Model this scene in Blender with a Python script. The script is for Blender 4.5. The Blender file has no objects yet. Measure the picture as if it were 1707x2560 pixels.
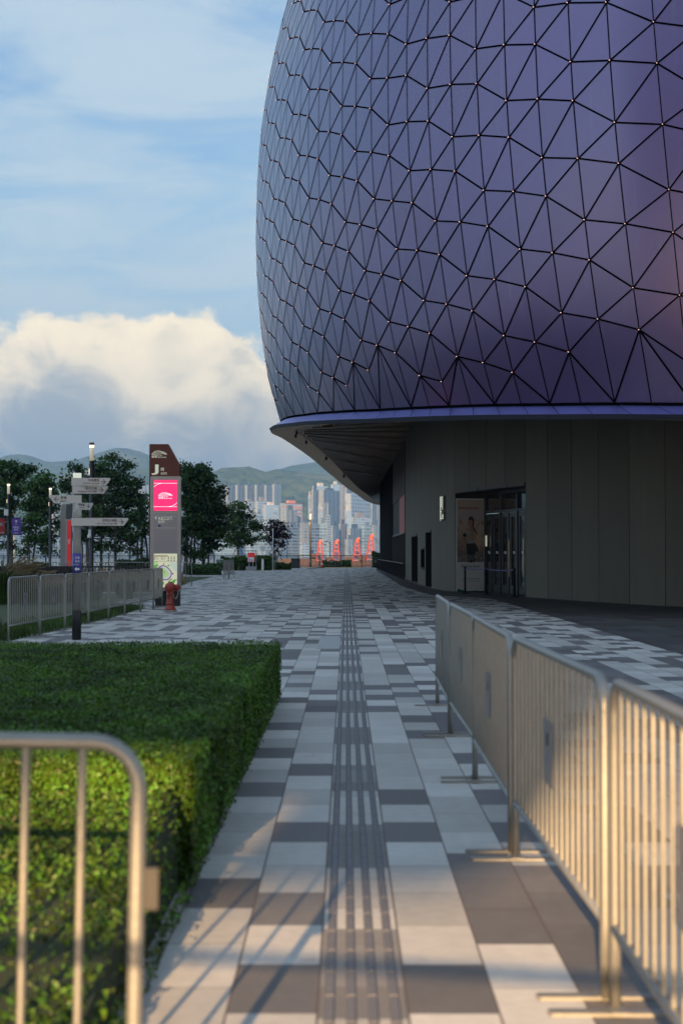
import bpy, math, random
from mathutils import Vector, Matrix
R = math.radians
SC = bpy.context.scene
COL = SC.collection
rnd = random.Random(7)

# ------------------------------------------------------------------ camera
EYE = Vector((0, 0, 1.53))
PITCH, YAW, F = 1.537, 0.1716, 3840.0
cd = bpy.data.cameras.new('camera'); cam = bpy.data.objects.new('camera', cd); COL.objects.link(cam)
cam.location = EYE; cam.rotation_euler = (R(90 + PITCH), 0, R(YAW))
cd.sensor_fit = 'VERTICAL'; cd.sensor_height = 36; cd.sensor_width = 24; cd.lens = F / 2560 * 36
cd.clip_start = 0.1; cd.clip_end = 30000
cd.dof.use_dof = True; cd.dof.focus_distance = 55; cd.dof.aperture_fstop = 2.8; cd.dof.aperture_blades = 9
SC.camera = cam
# ------------------------------------------------------------------ light
SUN_EL, SUN_AZ = 15.0, 8.0            # low sun behind the camera, a little to its left
to_sun = Vector((-math.sin(R(SUN_AZ)) * math.cos(R(SUN_EL)), -math.cos(R(SUN_AZ)) * math.cos(R(SUN_EL)), math.sin(R(SUN_EL))))
sd = bpy.data.lights.new('sun', 'SUN'); sun = bpy.data.objects.new('sun', sd); COL.objects.link(sun)
sd.energy = 5.0; sd.angle = R(0.5); sd.color = (1.0, 0.62, 0.29)
sun.rotation_euler = to_sun.to_track_quat('Z', 'Y').to_euler()
SC.view_settings.view_transform = 'Standard'; SC.view_settings.look = 'None'
SC.view_settings.exposure = 1.48; SC.view_settings.gamma = 1.0
SC.view_settings.use_curve_mapping = False
SC.cycles.use_denoising = True
SC.cycles.max_bounces = 8; SC.cycles.diffuse_bounces = 3; SC.cycles.glossy_bounces = 4
SC.cycles.transparent_max_bounces = 8; SC.cycles.volume_bounces = 0
SC.cycles.sample_clamp_indirect = 6
SC.cycles.caustics_reflective = False; SC.cycles.caustics_refractive = False

# ------------------------------------------------------------------ node helpers
class NT:
    def __init__(s, tree): s.t = tree; s.n = tree.nodes; s.l = tree.links
    def new(s, typ, **kw):
        x = s.n.new(typ)
        for k, v in kw.items():
            if k == 'inp':
                for i, val in v.items(): s.put(x.inputs[i], val)
            else: setattr(x, k, v)
        return x
    def put(s, sock, val):
        if hasattr(val, 'links'): s.l.new(val, sock)
        elif isinstance(val, (tuple, list)) and len(val) == 3 and sock.type == 'RGBA': sock.default_value = (*val, 1)
        else: sock.default_value = val
    def math(s, op, a, b=0.0, c=0.0, clamp=False):
        x = s.new('ShaderNodeMath', operation=op, use_clamp=clamp)
        for i, v in enumerate((a, b, c)): s.put(x.inputs[i], v)
        return x.outputs[0]
    def mix(s, f, a, b, mode='MIX'):
        x = s.new('ShaderNodeMix', data_type='RGBA', blend_type=mode)
        s.put(x.inputs[0], f); s.put(x.inputs[6], a); s.put(x.inputs[7], b)
        return x.outputs[2]
    def ramp(s, f, stops):
        x = s.new('ShaderNodeValToRGB'); e = x.color_ramp.elements
        while len(e) < len(stops): e.new(0.5)
        for k, (p, c) in zip(e, stops): k.position = p; k.color = (*c, 1) if len(c) == 3 else c
        s.put(x.inputs[0], f); return x.outputs[0]
    def step(s, x, lo, hi):
        m = s.new('ShaderNodeMapRange', interpolation_type='SMOOTHSTEP', clamp=True)
        s.put(m.inputs[0], x); s.put(m.inputs[1], lo); s.put(m.inputs[2], hi)
        return m.outputs[0]
    def noise(s, vec, scale, detail=4, rough=0.55, dist=0.0, dim='3D'):
        x = s.new('ShaderNodeTexNoise', noise_dimensions=dim)
        s.put(x.inputs['Vector'], vec); s.put(x.inputs['Scale'], scale); s.put(x.inputs['Detail'], detail)
        s.put(x.inputs['Roughness'], rough); s.put(x.inputs['Distortion'], dist)
        return x.outputs[0]
    def comb(s, x, y, z=0.0):
        c = s.new('ShaderNodeCombineXYZ')
        for i, v in enumerate((x, y, z)): s.put(c.inputs[i], v)
        return c.outputs[0]
    def sep(s, v):
        c = s.new('ShaderNodeSeparateXYZ'); s.put(c.inputs[0], v); return c.outputs
    def vscale(s, v, sx, sy, sz):
        m = s.new('ShaderNodeVectorMath', operation='MULTIPLY'); s.put(m.inputs[0], v); m.inputs[1].default_value = (sx, sy, sz)
        return m.outputs[0]

# ------------------------------------------------------------------ sky
W = bpy.data.worlds.new('World'); SC.world = W; W.use_nodes = True
nt = NT(W.node_tree); W.node_tree.nodes.clear()
sky = nt.new('ShaderNodeTexSky', sky_type='NISHITA', sun_disc=False, sun_elevation=R(SUN_EL), sun_rotation=math.atan2(to_sun.x, to_sun.y),
             air_density=1.0, dust_density=1.2, ozone_density=1.6)
geo = nt.new('ShaderNodeTexCoord'); dirv = geo.outputs['Generated']
dx, dy, dz = nt.sep(dirv)
az = nt.math('ARCTAN2', dx, dy)
el = nt.math('DIVIDE', dz, nt.math('SQRT', nt.math('ADD', nt.math('MULTIPLY', dx, dx), nt.math('MULTIPLY', dy, dy))))
skyc = nt.mix(0.8, sky.outputs[0], nt.ramp(nt.step(el, 0.0, 0.9), [(0.0, (3.0, 3.6, 4.0)), (0.06, (2.7, 3.75, 4.6)), (0.16, (1.9, 3.2, 4.6)), (0.32, (1.15, 2.4, 4.2)), (1.0, (0.8, 1.7, 3.4))]))
# high thin cloud, stretched along the wind
zz = nt.math('ADD', nt.math('MAXIMUM', dz, 0.0), 0.12)
pv = nt.comb(nt.math('DIVIDE', dx, zz), nt.math('DIVIDE', dy, zz))
rot = nt.new('ShaderNodeMapping'); rot.inputs['Rotation'].default_value = (0, 0, R(-7)); rot.inputs['Scale'].default_value = (1.0, 1.55, 1); nt.put(rot.inputs['Vector'], pv)
c1 = nt.noise(rot.outputs[0], 2.3, 8, 0.6, 0.6)
c2 = nt.noise(rot.outputs[0], 0.55, 3, 0.5, 0.2)
cir = nt.step(nt.math('ADD', nt.math('MULTIPLY', c1, 0.75), nt.math('MULTIPLY', c2, 0.4)), 0.42, 0.68)
skyc = nt.mix(nt.math('MULTIPLY', cir, 0.78), skyc, (3.7, 4.4, 4.8))
# cumulus bank over the horizon
cv = nt.comb(nt.math('MULTIPLY', az, 1.0), nt.math('MULTIPLY', el, 1.25), 5.1)
n1 = nt.noise(cv, 9.0, 8, 0.56, 0.15)
n2 = nt.noise(cv, 24.0, 6, 0.6, 0.3)
n3 = nt.noise(cv, 19.0, 8, 0.58, 0.5)
n0 = nt.noise(nt.comb(az, 0.0, 1.3), 3.2, 2, 0.5)
wob = nt.math('MULTIPLY', nt.math('SUBTRACT', nt.math('ADD', n1, nt.math('MULTIPLY', n2, 0.4)), 0.68), 0.14)
def gauss(x, c, w): return nt.math('POWER', 2.718, nt.math('MULTIPLY', -1.0, nt.math('POWER', nt.math('DIVIDE', nt.math('SUBTRACT', x, c), w), 2.0)))
top = nt.math('ADD', nt.math('ADD', 0.075, nt.math('MULTIPLY', n0, 0.07)), nt.math('ADD', nt.math('MULTIPLY', gauss(az, -0.145, 0.10), 0.045), nt.math('MULTIPLY', gauss(az, -0.9, 0.35), 0.10)))
q = nt.math('SUBTRACT', nt.math('ADD', top, wob), el)
mask = nt.step(q, -0.003, 0.010)
spot = nt.math('MULTIPLY', gauss(az, -0.12, 0.11), gauss(el, 0.125, 0.055))
spot = nt.math('ADD', spot, nt.math('MULTIPLY', nt.math('MULTIPLY', gauss(az, -0.85, 0.38), 0.25), gauss(el, 0.16, 0.14)))
lit = nt.step(nt.math('ADD', nt.math('ADD', nt.math('MULTIPLY', spot, 0.75), nt.math('MULTIPLY', nt.math('SUBTRACT', n3, 0.5), 2.3)), nt.math('MULTIPLY', nt.step(q, 0.05, 0.0), 0.35)), 0.05, 0.95)
warmaz = nt.step(az, -0.26, -0.10)
shade = nt.mix(warmaz, (2.9, 3.2, 3.45), (3.4, 3.4, 3.25))
cum = nt.mix(lit, shade, (8.8, 7.3, 5.0))
skyc = nt.mix(nt.math('MULTIPLY', mask, 0.95), skyc, cum)
# the half of the sky round the low sun is brighter
dt = nt.new('ShaderNodeVectorMath', operation='DOT_PRODUCT'); nt.put(dt.inputs[0], dirv); dt.inputs[1].default_value = tuple(to_sun)
skyc = nt.mix(1.0, skyc, nt.mix(nt.step(dt.outputs['Value'], -0.35, 0.9), (1.45, 1.44, 1.42), (2.3, 2.2, 2.15)), 'MULTIPLY')
bg = nt.new('ShaderNodeBackground'); nt.put(bg.inputs[0], skyc); bg.inputs[1].default_value = 0.046
wo = nt.new('ShaderNodeOutputWorld'); nt.l.new(bg.outputs[0], wo.inputs[0])

# ------------------------------------------------------------------ materials
def mat(name, color, rough=0.6, metal=0.0, var=0.0, vscale=3.0, bump=0.0, bscale=40.0, emit=None, estr=0.0, island=0.0, spec=0.5, streak=None):
    m = bpy.data.materials.new(name); m.use_nodes = True
    t = NT(m.node_tree); b = t.n['Principled BSDF']
    c = color
    tc = t.new('ShaderNodeTexCoord').outputs['Object']
    col = (*c, 1)
    if var:
        v = tc if not streak else t.vscale(tc, *streak)
        nz = t.noise(v, vscale, 5, 0.6)
        col = t.mix(nz, tuple(x * (1 - var) for x in c), tuple(min(1, x * (1 + var)) for x in c))
    if island:
        g = t.new('ShaderNodeNewGeometry').outputs['Random Per Island']
        a = col if hasattr(col, 'links') else c
        k = t.new('ShaderNodeHueSaturation'); t.put(k.inputs['Color'], a)
        t.put(k.inputs['Value'], t.math('ADD', 1 - island, t.math('MULTIPLY', g, 2 * island)))
        t.put(k.inputs['Hue'], t.math('ADD', 0.485, t.math('MULTIPLY', g, 0.03)))
        col = k.outputs[0]
    t.put(b.inputs['Base Color'], col)
    b.inputs['Roughness'].default_value = rough; b.inputs['Metallic'].default_value = metal
    b.inputs['Specular IOR Level'].default_value = spec
    if bump:
        bp = t.new('ShaderNodeBump'); bp.inputs['Strength'].default_value = bump; bp.inputs['Distance'].default_value = 0.02
        t.put(bp.inputs['Height'], t.noise(tc, bscale, 4)); t.l.new(bp.outputs[0], b.inputs['Normal'])
    if emit:
        b.inputs['Emission Color'].default_value = (*emit, 1); b.inputs['Emission Strength'].default_value = estr
    return m

def leafmat(name, color, var=0.45, trans=0.3, rough=0.5, patch=0.35, pscale=1.0, spec=0.35):
    m = bpy.data.materials.new(name); m.use_nodes = True
    t = NT(m.node_tree); b = t.n['Principled BSDF']
    g = t.new('ShaderNodeNewGeometry').outputs['Random Per Island']
    tc = t.new('ShaderNodeTexCoord').outputs['Object']
    nz = t.noise(tc, pscale, 3)
    base = t.mix(t.step(nz, 0.35, 0.65), tuple(x * (1 - patch) for x in color), tuple(x * (1 + patch) for x in color))
    k = t.new('ShaderNodeHueSaturation'); t.put(k.inputs['Color'], base)
    t.put(k.inputs['Value'], t.math('ADD', 1 - var, t.math('MULTIPLY', g, 2 * var)))
    t.put(k.inputs['Hue'], t.math('ADD', 0.475, t.math('MULTIPLY', g, 0.05)))
    t.put(b.inputs['Base Color'], k.outputs[0]); b.inputs['Roughness'].default_value = rough
    b.inputs['Specular IOR Level'].default_value = spec
    tr = t.new('ShaderNodeBsdfTranslucent'); t.put(tr.inputs[0], k.outputs[0])
    mx = t.new('ShaderNodeMixShader'); mx.inputs[0].default_value = trans
    t.l.new(b.outputs[0], mx.inputs[1]); t.l.new(tr.outputs[0], mx.inputs[2])
    t.l.new(mx.outputs[0], t.n['Material Output'].inputs[0])
    return m

def towermat(name, wall, win, pu=4.0, pv=3.0, fu=0.55, fv=0.55, strip=0.0, big=0.0):
    """facade with windows in a grid: uv in metres (along the wall, up)"""
    wall = (wall[0] * .62, wall[1] * .88, wall[2] * 1.25)  # bluish shade tint worked into every wall colour
    m = bpy.data.materials.new(name); m.use_nodes = True
    t = NT(m.node_tree); b = t.n['Principled BSDF']
    u, v, _ = t.sep(t.new('ShaderNodeTexCoord').outputs['UV'])
    a = t.math('LESS_THAN', t.math('FRACT', t.math('DIVIDE', u, pu)), fu)
    c = t.math('LESS_THAN', t.math('FRACT', t.math('DIVIDE', v, pv)), fv)
    w = t.math('MULTIPLY', a, c)
    cell = t.comb(t.math('FLOOR', t.math('DIVIDE', u, pu)), t.math('FLOOR', t.math('DIVIDE', v, pv)))
    wn = t.new('ShaderNodeTexWhiteNoise', noise_dimensions='2D'); t.put(wn.inputs['Vector'], cell)
    wc = t.mix(wn.outputs[0], tuple(x * 0.5 for x in win), tuple(min(1, x * 1.7) for x in win))
    col = t.mix(w, wall, wc)
    if strip:    # dark strips: shade of recessed light wells painted in, between the stacks of flats
        s = t.math('LESS_THAN', t.math('FRACT', t.math('DIVIDE', u, strip)), 0.2)
        col = t.mix(s, col, tuple(x * 0.4 for x in wall))
    if big:      # plant floors
        s = t.math('LESS_THAN', t.math('FRACT', t.math('DIVIDE', v, big)), 0.09)
        col = t.mix(s, col, tuple(x * 0.55 for x in wall))
    t.put(b.inputs['Base Color'], col); b.inputs['Roughness'].default_value = 0.7
    t.put(b.inputs['Roughness'], t.math('SUBTRACT', 0.8, t.math('MULTIPLY', w, 0.45)))
    return m

M = {}
M['galv'] = mat('galvanised_steel', (0.30, 0.298, 0.28), 0.42, 0.6, 0.18, 9, 0.06, 60)
M['galv_far'] = M['galv']
M['plate'] = mat('plate_plastic', (0.22, 0.21, 0.21), 0.6, 0, 0.15, 20)
M['plate_pale'] = mat('plate_pale', (0.62, 0.62, 0.60), 0.55)
M['black'] = mat('black_steel', (0.018, 0.019, 0.02), 0.45, 0.2, 0.2, 8)
M['dark'] = mat('dark_metal', (0.04, 0.04, 0.042), 0.4, 0.4, 0.15, 5)
M['void'] = mat('dark_interior', (0.006, 0.006, 0.006), 0.8)
M['grey_post'] = mat('grey_post_paint', (0.27, 0.26, 0.245), 0.4, 0.2, 0.12, 6)
M['white'] = mat('white_paint', (0.74, 0.73, 0.70), 0.5, 0, 0.06, 8)
M['white_sign'] = mat('sign_white', (0.62, 0.60, 0.57), 0.45, 0.0, 0.05, 6)
M['brown_ink'] = mat('brown_lettering', (0.10, 0.05, 0.05), 0.5)
M['maroon'] = mat('maroon_panel', (0.085, 0.014, 0.010), 0.4, 0.1, 0.08, 3)
M['pylon_grey'] = mat('pylon_grey', (0.30, 0.31, 0.33), 0.4, 0.5, 0.05, 4)
M['panel_grey'] = mat('pylon_panel', (0.24, 0.25, 0.29), 0.35, 0.3, 0.04, 4)
M['cream_ink'] = mat('cream_lettering', (0.82, 0.80, 0.66), 0.5, emit=(0.8, 0.85, 0.66), estr=0.12)
M['white_ink'] = mat('white_lettering', (0.85, 0.85, 0.83), 0.5)
M['pink'] = mat('pink_screen', (0.6, 0.02, 0.12), 0.3, emit=(1.0, 0.012, 0.13), estr=0.42)
M['pink_ink'] = mat('screen_lines', (0.9, 0.7, 0.75), 0.4, emit=(1.0, 0.78, 0.82), estr=0.4)
M['map_cream'] = mat('map_cream', (0.75, 0.72, 0.52), 0.5, emit=(0.80, 0.78, 0.50), estr=0.17)
M['map_green'] = mat('map_green', (0.16, 0.4, 0.1), 0.5, emit=(0.16, 0.42, 0.08), estr=0.17)
M['map_lime'] = mat('map_lime', (0.5, 0.68, 0.3), 0.5, emit=(0.5, 0.68, 0.28), estr=0.17)
M['map_purple'] = mat('map_purple', (0.22, 0.07, 0.36), 0.5, emit=(0.22, 0.06, 0.36), estr=0.17)
M['map_pale'] = mat('map_pale', (0.62, 0.68, 0.58), 0.5, emit=(0.6, 0.68, 0.56), estr=0.17)
M['map_red'] = mat('map_red', (0.25, 0.03, 0.04), 0.5)
M['map_blue'] = mat('map_blue', (0.05, 0.07, 0.2), 0.5)
M['hydrant'] = mat('hydrant_red', (0.33, 0.045, 0.03), 0.42, 0, 0.3, 10, 0.08, 60)
M['concrete_pad'] = mat('concrete_pad', (0.30, 0.28, 0.25), 0.85, 0, 0.25, 12)
M['chain'] = mat('chain_steel', (0.35, 0.33, 0.3), 0.4, 0.8)
M['lamp_glow'] = mat('lamp_glow', (0.9, 0.85, 0.7), 0.4, emit=(1.0, 0.78, 0.42), estr=1.0)
M['lamp_glass'] = mat('lamp_glass', (0.75, 0.72, 0.62), 0.15, emit=(1.0, 0.85, 0.6), estr=0.1)
M['banner_red'] = mat('banner_red', (0.34, 0.03, 0.03), 0.7)
M['banner_purple'] = mat('banner_purple', (0.12, 0.06, 0.33), 0.7)
M['purple_sign'] = mat('purple_sign', (0.07, 0.06, 0.32), 0.5)
M['red_panel'] = mat('red_panel', (0.55, 0.03, 0.03), 0.4, emit=(0.8, 0.03, 0.03), estr=0.08)
M['bark'] = mat('bark', (0.11, 0.085, 0.065), 0.9, 0, 0.4, 8, 0.4, 30)
M['bark_pale'] = mat('bark_pale', (0.2, 0.16, 0.12), 0.9, 0, 0.3, 8, 0.3, 30)
M['bamboo'] = mat('bamboo_stake', (0.36, 0.27, 0.15), 0.7)
M['leaf_dark'] = leafmat('leaf_dark', (0.045, 0.09, 0.022), 0.6, 0.25, pscale=0.7)
M['leaf_mid'] = leafmat('leaf_mid', (0.06, 0.115, 0.026), 0.6, 0.3, pscale=0.8)
M['leaf_plum'] = leafmat('leaf_plum', (0.035, 0.018, 0.022), 0.5, 0.15, pscale=1.0)
M['leaf_hedge'] = leafmat('leaf_hedge', (0.074, 0.150, 0.016), 0.6, 0.32, 0.42, 0.45, 1.9)
M['leaf_bush'] = leafmat('leaf_bush', (0.07, 0.13, 0.02), 0.5, 0.3, pscale=0.8)
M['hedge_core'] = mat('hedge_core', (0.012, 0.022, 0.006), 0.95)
M['dry_grass'] = leafmat('dry_grass', (0.30, 0.23, 0.12), 0.35, 0.3, pscale=0.8)
M['green_grass'] = leafmat('green_grass', (0.06, 0.11, 0.025), 0.4, 0.3, pscale=0.6)
M['lawn'] = mat('lawn_soil', (0.045, 0.065, 0.02), 0.95, 0, 0.5, 3)
M['crane_red'] = mat('crane_red', (0.30, 0.035, 0.028), 0.5, 0, 0.2, 0.4)
M['rust'] = mat('rusty_hull', (0.06, 0.035, 0.03), 0.8, 0, 0.3, 0.5)
M['orange'] = mat('cone_orange', (0.8, 0.12, 0.03), 0.5)
M['green_box'] = mat('green_cabinet', (0.10, 0.16, 0.13), 0.5, 0.1)
M['yellow'] = mat('yellow_paint', (0.6, 0.36, 0.05), 0.6, 0, 0.2, 4)
M['brass'] = mat('brass_handle', (0.42, 0.30, 0.14), 0.3, 0.9)
M['door_metal'] = mat('door_metal', (0.055, 0.065, 0.065), 0.4, 0.5, 0.1, 4)
M['eave_blue'] = mat('eave_metal', (0.24, 0.24, 0.60), 0.38, 0.75, 0.1, 1.2, streak=(1, 1, 0.2))
M['eave_band'] = mat('eave_band', (0.9, 0.55, 0.32), 0.5, 0.0, 0.25, 1.5)  # sunlight on the underside put into this warm colour
M['eave_dark'] = mat('eave_dark', (0.05, 0.055, 0.08), 0.5, 0.5)
M['mullion'] = mat('panel_gap', (0.004, 0.004, 0.005), 1.0, spec=0.0)
M['node'] = mat('node_light', (0.9, 0.7, 0.65), 0.4, emit=(1.0, 0.5, 0.45), estr=0.4)
M['sign_lit'] = mat('sign_lit', (0.85, 0.85, 0.72), 0.4, emit=(0.9, 0.95, 0.72), estr=0.22)
M['ledge'] = mat('ledge_stone', (0.12, 0.115, 0.105), 0.8)
M['poster_white'] = mat('poster_white', (0.8, 0.82, 0.82), 0.5)
M['poster_grey'] = mat('poster_letter', (0.42, 0.43, 0.44), 0.5)
M['poster_ink'] = mat('poster_ink', (0.03, 0.03, 0.03), 0.5)
M['skin'] = mat('poster_skin', (0.42, 0.24, 0.16), 0.5)
M['shirt'] = mat('poster_shirt', (0.34, 0.33, 0.33), 0.5)
M['green_bag'] = mat('green_sheet', (0.02, 0.12, 0.05), 0.6)
M['belt'] = mat('belt_fabric', (0.09, 0.08, 0.16), 0.7)
M['bin'] = mat('bin_dark', (0.03, 0.03, 0.032), 0.6)
M['slab'] = mat('cover_slab', (0.36, 0.37, 0.37), 0.8, 0, 0.12, 6)
M['ridge'] = mat('tactile_ridge', (0.135, 0.132, 0.14), 0.5, 0.0, 0.25, 25)
M['caster'] = mat('added_hall_metal', (0.75, 0.75, 0.78), 0.35, 0.9, 0.08, 0.2)  # for the added hall behind the camera; bright to resemble sky in reflections

def glass_dark():
    m = bpy.data.materials.new('dark_glass'); m.use_nodes = True
    b = m.node_tree.nodes['Principled BSDF']
    b.inputs['Base Color'].default_value = (0.012, 0.015, 0.017, 1); b.inputs['Roughness'].default_value = 0.06
    b.inputs['Specular IOR Level'].default_value = 0.7
    return m
M['glass'] = glass_dark()

def facade_mat():
    m = bpy.data.materials.new('iridescent_panels'); m.use_nodes = True
    t = NT(m.node_tree); b = t.n['Principled BSDF']
    tc = t.new('ShaderNodeTexCoord').outputs['Object']
    nz = t.noise(t.vscale(tc, 0.5, 0.5, 0.5), 1.0, 3)
    st = t.noise(t.vscale(tc, 3.0, 3.0, 0.15), 2.0, 4)
    col = t.mix(nz, (0.088, 0.042, 0.19), (0.106, 0.053, 0.215))
    col = t.mix(t.math('MULTIPLY', t.step(st, 0.58, 0.8), 0.12), col, (0.42, 0.34, 0.55))
    gi = t.new('ShaderNodeNewGeometry').outputs['Random Per Island']; hv = t.new('ShaderNodeHueSaturation'); t.put(hv.inputs['Color'], col)
    t.put(hv.inputs['Value'], t.math('ADD', 0.93, t.math('MULTIPLY', gi, 0.14))); col = hv.outputs[0]
    t.put(b.inputs['Base Color'], col)
    b.inputs['Metallic'].default_value = 0.74; b.inputs['Roughness'].default_value = 0.42
    b.inputs['Specular Tint'].default_value = (0.62, 0.88, 1.0, 1)
    b.inputs['Coat Weight'].default_value = 0.85; b.inputs['Coat Roughness'].default_value = 0.28; b.inputs['Coat IOR'].default_value = 2.15
    return m
M['facade'] = facade_mat()

def concrete_mat():
    m = bpy.data.materials.new('dark_concrete_panels'); m.use_nodes = True
    t = NT(m.node_tree); b = t.n['Principled BSDF']
    tc = t.new('ShaderNodeTexCoord').outputs['Object']
    g = t.new('ShaderNodeNewGeometry').outputs['Random Per Island']
    st = t.noise(t.vscale(tc, 1, 1, 0.08), 4.0, 5, 0.65)
    bl = t.noise(tc, 0.9, 5, 0.6)
    col = t.mix(st, (0.100, 0.090, 0.061), (0.155, 0.141, 0.100))
    col = t.mix(t.math('MULTIPLY', bl, 0.5), col, (0.09, 0.083, 0.064))
    k = t.new('ShaderNodeHueSaturation'); t.put(k.inputs['Color'], col)
    t.put(k.inputs['Value'], t.math('ADD', 0.88, t.math('MULTIPLY', g, 0.24)))
    t.put(b.inputs['Base Color'], k.outputs[0]); b.inputs['Roughness'].default_value = 0.7
    bp = t.new('ShaderNodeBump'); bp.inputs['Strength'].default_value = 0.15; bp.inputs['Distance'].default_value = 0.02
    t.put(bp.inputs['Height'], t.noise(tc, 14, 5)); t.l.new(bp.outputs[0], b.inputs['Normal'])
    return m
M['concrete'] = concrete_mat()

def soffit_mat():
    m = bpy.data.materials.new('soffit_slats'); m.use_nodes = True
    t = NT(m.node_tree); b = t.n['Principled BSDF']
    u, v, _ = t.sep(t.new('ShaderNodeTexCoord').outputs['UV'])
    cell = t.math('FLOOR', t.math('MULTIPLY', u, 9.0))
    fr = t.math('FRACT', t.math('MULTIPLY', u, 9.0))
    wn = t.new('ShaderNodeTexWhiteNoise', noise_dimensions='1D'); t.put(wn.inputs['W'], cell)
    nz = t.noise(t.comb(t.math('MULTIPLY', u, 2.0), t.math('MULTIPLY', v, 5.0)), 1.0, 4)
    col = t.mix(wn.outputs[0], (0.30, 0.19, 0.11), (0.85, 0.54, 0.31))
    col = t.mix(t.step(nz, 0.35, 0.7), t.mix(0.6, col, (0.06, 0.045, 0.03)), col)
    gap = t.math('LESS_THAN', fr, 0.22)
    col = t.mix(gap, col, (0.008, 0.007, 0.006))
    t.put(b.inputs['Base Color'], col); b.inputs['Metallic'].default_value = 0.0
    b.inputs['Roughness'].default_value = 0.4
    bp = t.new('ShaderNodeBump'); bp.inputs['Strength'].default_value = 0.8; bp.inputs['Distance'].default_value = 0.03
    t.put(bp.inputs['Height'], t.math('SUBTRACT', 1.0, gap)); t.l.new(bp.outputs[0], b.inputs['Normal'])
    return m
M['soffit'] = soffit_mat()

LANE = 0.303; X0 = -0.096          # paving lanes along y; the tactile lane runs from X0 to X0 + LANE
def paving_mat(name, light, darkc, prob, dark_only=False, unit=0.606, lane=LANE, x0=X0):
    m = bpy.data.materials.new(name); m.use_nodes = True
    t = NT(m.node_tree); b = t.n['Principled BSDF']
    tc = t.new('ShaderNodeTexCoord').outputs['Object']
    x, y, _ = t.sep(tc)
    lx = t.math('DIVIDE', t.math('SUBTRACT', x, x0), lane)
    li = t.math('FLOOR', lx); lf = t.math('FRACT', lx)
    off = t.math('MULTIPLY', t.math('MODULO', t.math('ADD', li, 2000.0), 2.0), 0.5)
    ly = t.math('ADD', t.math('DIVIDE', y, unit), off)
    ci = t.math('FLOOR', ly); cf = t.math('FRACT', ly)
    wn = t.new('ShaderNodeTexWhiteNoise', noise_dimensions='2D'); t.put(wn.inputs['Vector'], t.comb(li, ci))
    wn2 = t.new('ShaderNodeTexWhiteNoise', noise_dimensions='2D'); t.put(wn2.inputs['Vector'], t.comb(t.math('ADD', li, 77.0), ci))
    r = wn.outputs[0]
    tact = t.math('COMPARE', li, 0.0, 0.1)
    sq = t.math('GREATER_THAN', t.math('FRACT', t.math('DIVIDE', t.math('SUBTRACT', y, 5.09), 2.42)), 0.5)
    isdark = t.math('LESS_THAN', r, prob)
    if not dark_only:
        isdark = t.math('ADD', t.math('MULTIPLY', isdark, t.math('SUBTRACT', 1.0, tact)), t.math('MULTIPLY', t.math('MULTIPLY', t.math('SUBTRACT', 1.0, sq), 0.8), tact))
    tone = t.math('ADD', 0.80, t.math('MULTIPLY', wn2.outputs[0], 0.40))
    col = t.mix(isdark, light, darkc)
    sp = t.noise(tc, 180, 2, 0.7); bl = t.noise(tc, 1.6, 5, 0.65)
    bl2 = t.noise(tc, 13.0, 5, 0.7)
    stain = t.step(t.noise(tc, 2.7, 5, 0.7), 0.60, 0.78)
    k = t.new('ShaderNodeHueSaturation'); t.put(k.inputs['Color'], col)
    t.put(k.inputs['Value'], t.math('MULTIPLY', t.math('MULTIPLY', tone, t.math('ADD', 0.78, t.math('MULTIPLY', sp, 0.44))), t.math('MULTIPLY', t.math('ADD', 0.76, t.math('MULTIPLY', bl, 0.48)), t.math('ADD', 0.78, t.math('MULTIPLY', bl2, 0.44)))))
    col = t.mix(t.math('MULTIPLY', stain, 0.5), k.outputs[0], (0.25, 0.15, 0.075))
    drip = t.step(t.noise(tc, 5.5, 3, 0.6), 0.72, 0.80)
    col = t.mix(t.math('MULTIPLY', drip, 0.4), col, (0.08, 0.07, 0.06))
    ex = t.math('MINIMUM', lf, t.math('SUBTRACT', 1.0, lf))
    j1 = t.math('LESS_THAN', ex, 0.014 if not dark_only else 0.006)
    ey = t.math('MINIMUM', cf, t.math('SUBTRACT', 1.0, cf))
    j2 = t.math('LESS_THAN', ey, 0.007)
    jc = (0.085, 0.062, 0.05) if not dark_only else (0.14, 0.13, 0.125)
    col = t.mix(t.math('MULTIPLY', t.math('MAXIMUM', j1, t.math('MULTIPLY', j2, 0.7)), 0.9), col, jc)
    t.put(b.inputs['Base Color'], col)
    t.put(b.inputs['Roughness'], t.math('ADD', 0.5, t.math('MULTIPLY', bl, 0.3)))
    b.inputs['Specular IOR Level'].default_value = 0.4
    bp = t.new('ShaderNodeBump'); bp.inputs['Strength'].default_value = 0.25; bp.inputs['Distance'].default_value = 0.004
    t.put(bp.inputs['Height'], t.math('SUBTRACT', t.math('MULTIPLY', sp, 0.6), j1)); t.l.new(bp.outputs[0], b.inputs['Normal'])
    return m
M['paving'] = paving_mat('granite_paving', (0.45, 0.437, 0.41), (0.135, 0.13, 0.13), 0.33)
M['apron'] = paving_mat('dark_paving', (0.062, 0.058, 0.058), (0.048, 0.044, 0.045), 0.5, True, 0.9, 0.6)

def water_mat():
    m = bpy.data.materials.new('harbour_water'); m.use_nodes = True
    t = NT(m.node_tree); b = t.n['Principled BSDF']
    tc = t.new('ShaderNodeTexCoord').outputs['Object']
    b.inputs['Base Color'].default_value = (0.03, 0.05, 0.06, 1); b.inputs['Roughness'].default_value = 0.18
    bp = t.new('ShaderNodeBump'); bp.inputs['Strength'].default_value = 0.5; bp.inputs['Distance'].default_value = 0.4
    t.put(bp.inputs['Height'], t.noise(tc, 0.25, 4)); t.l.new(bp.outputs[0], b.inputs['Normal'])
    return m
M['water'] = water_mat()

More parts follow.
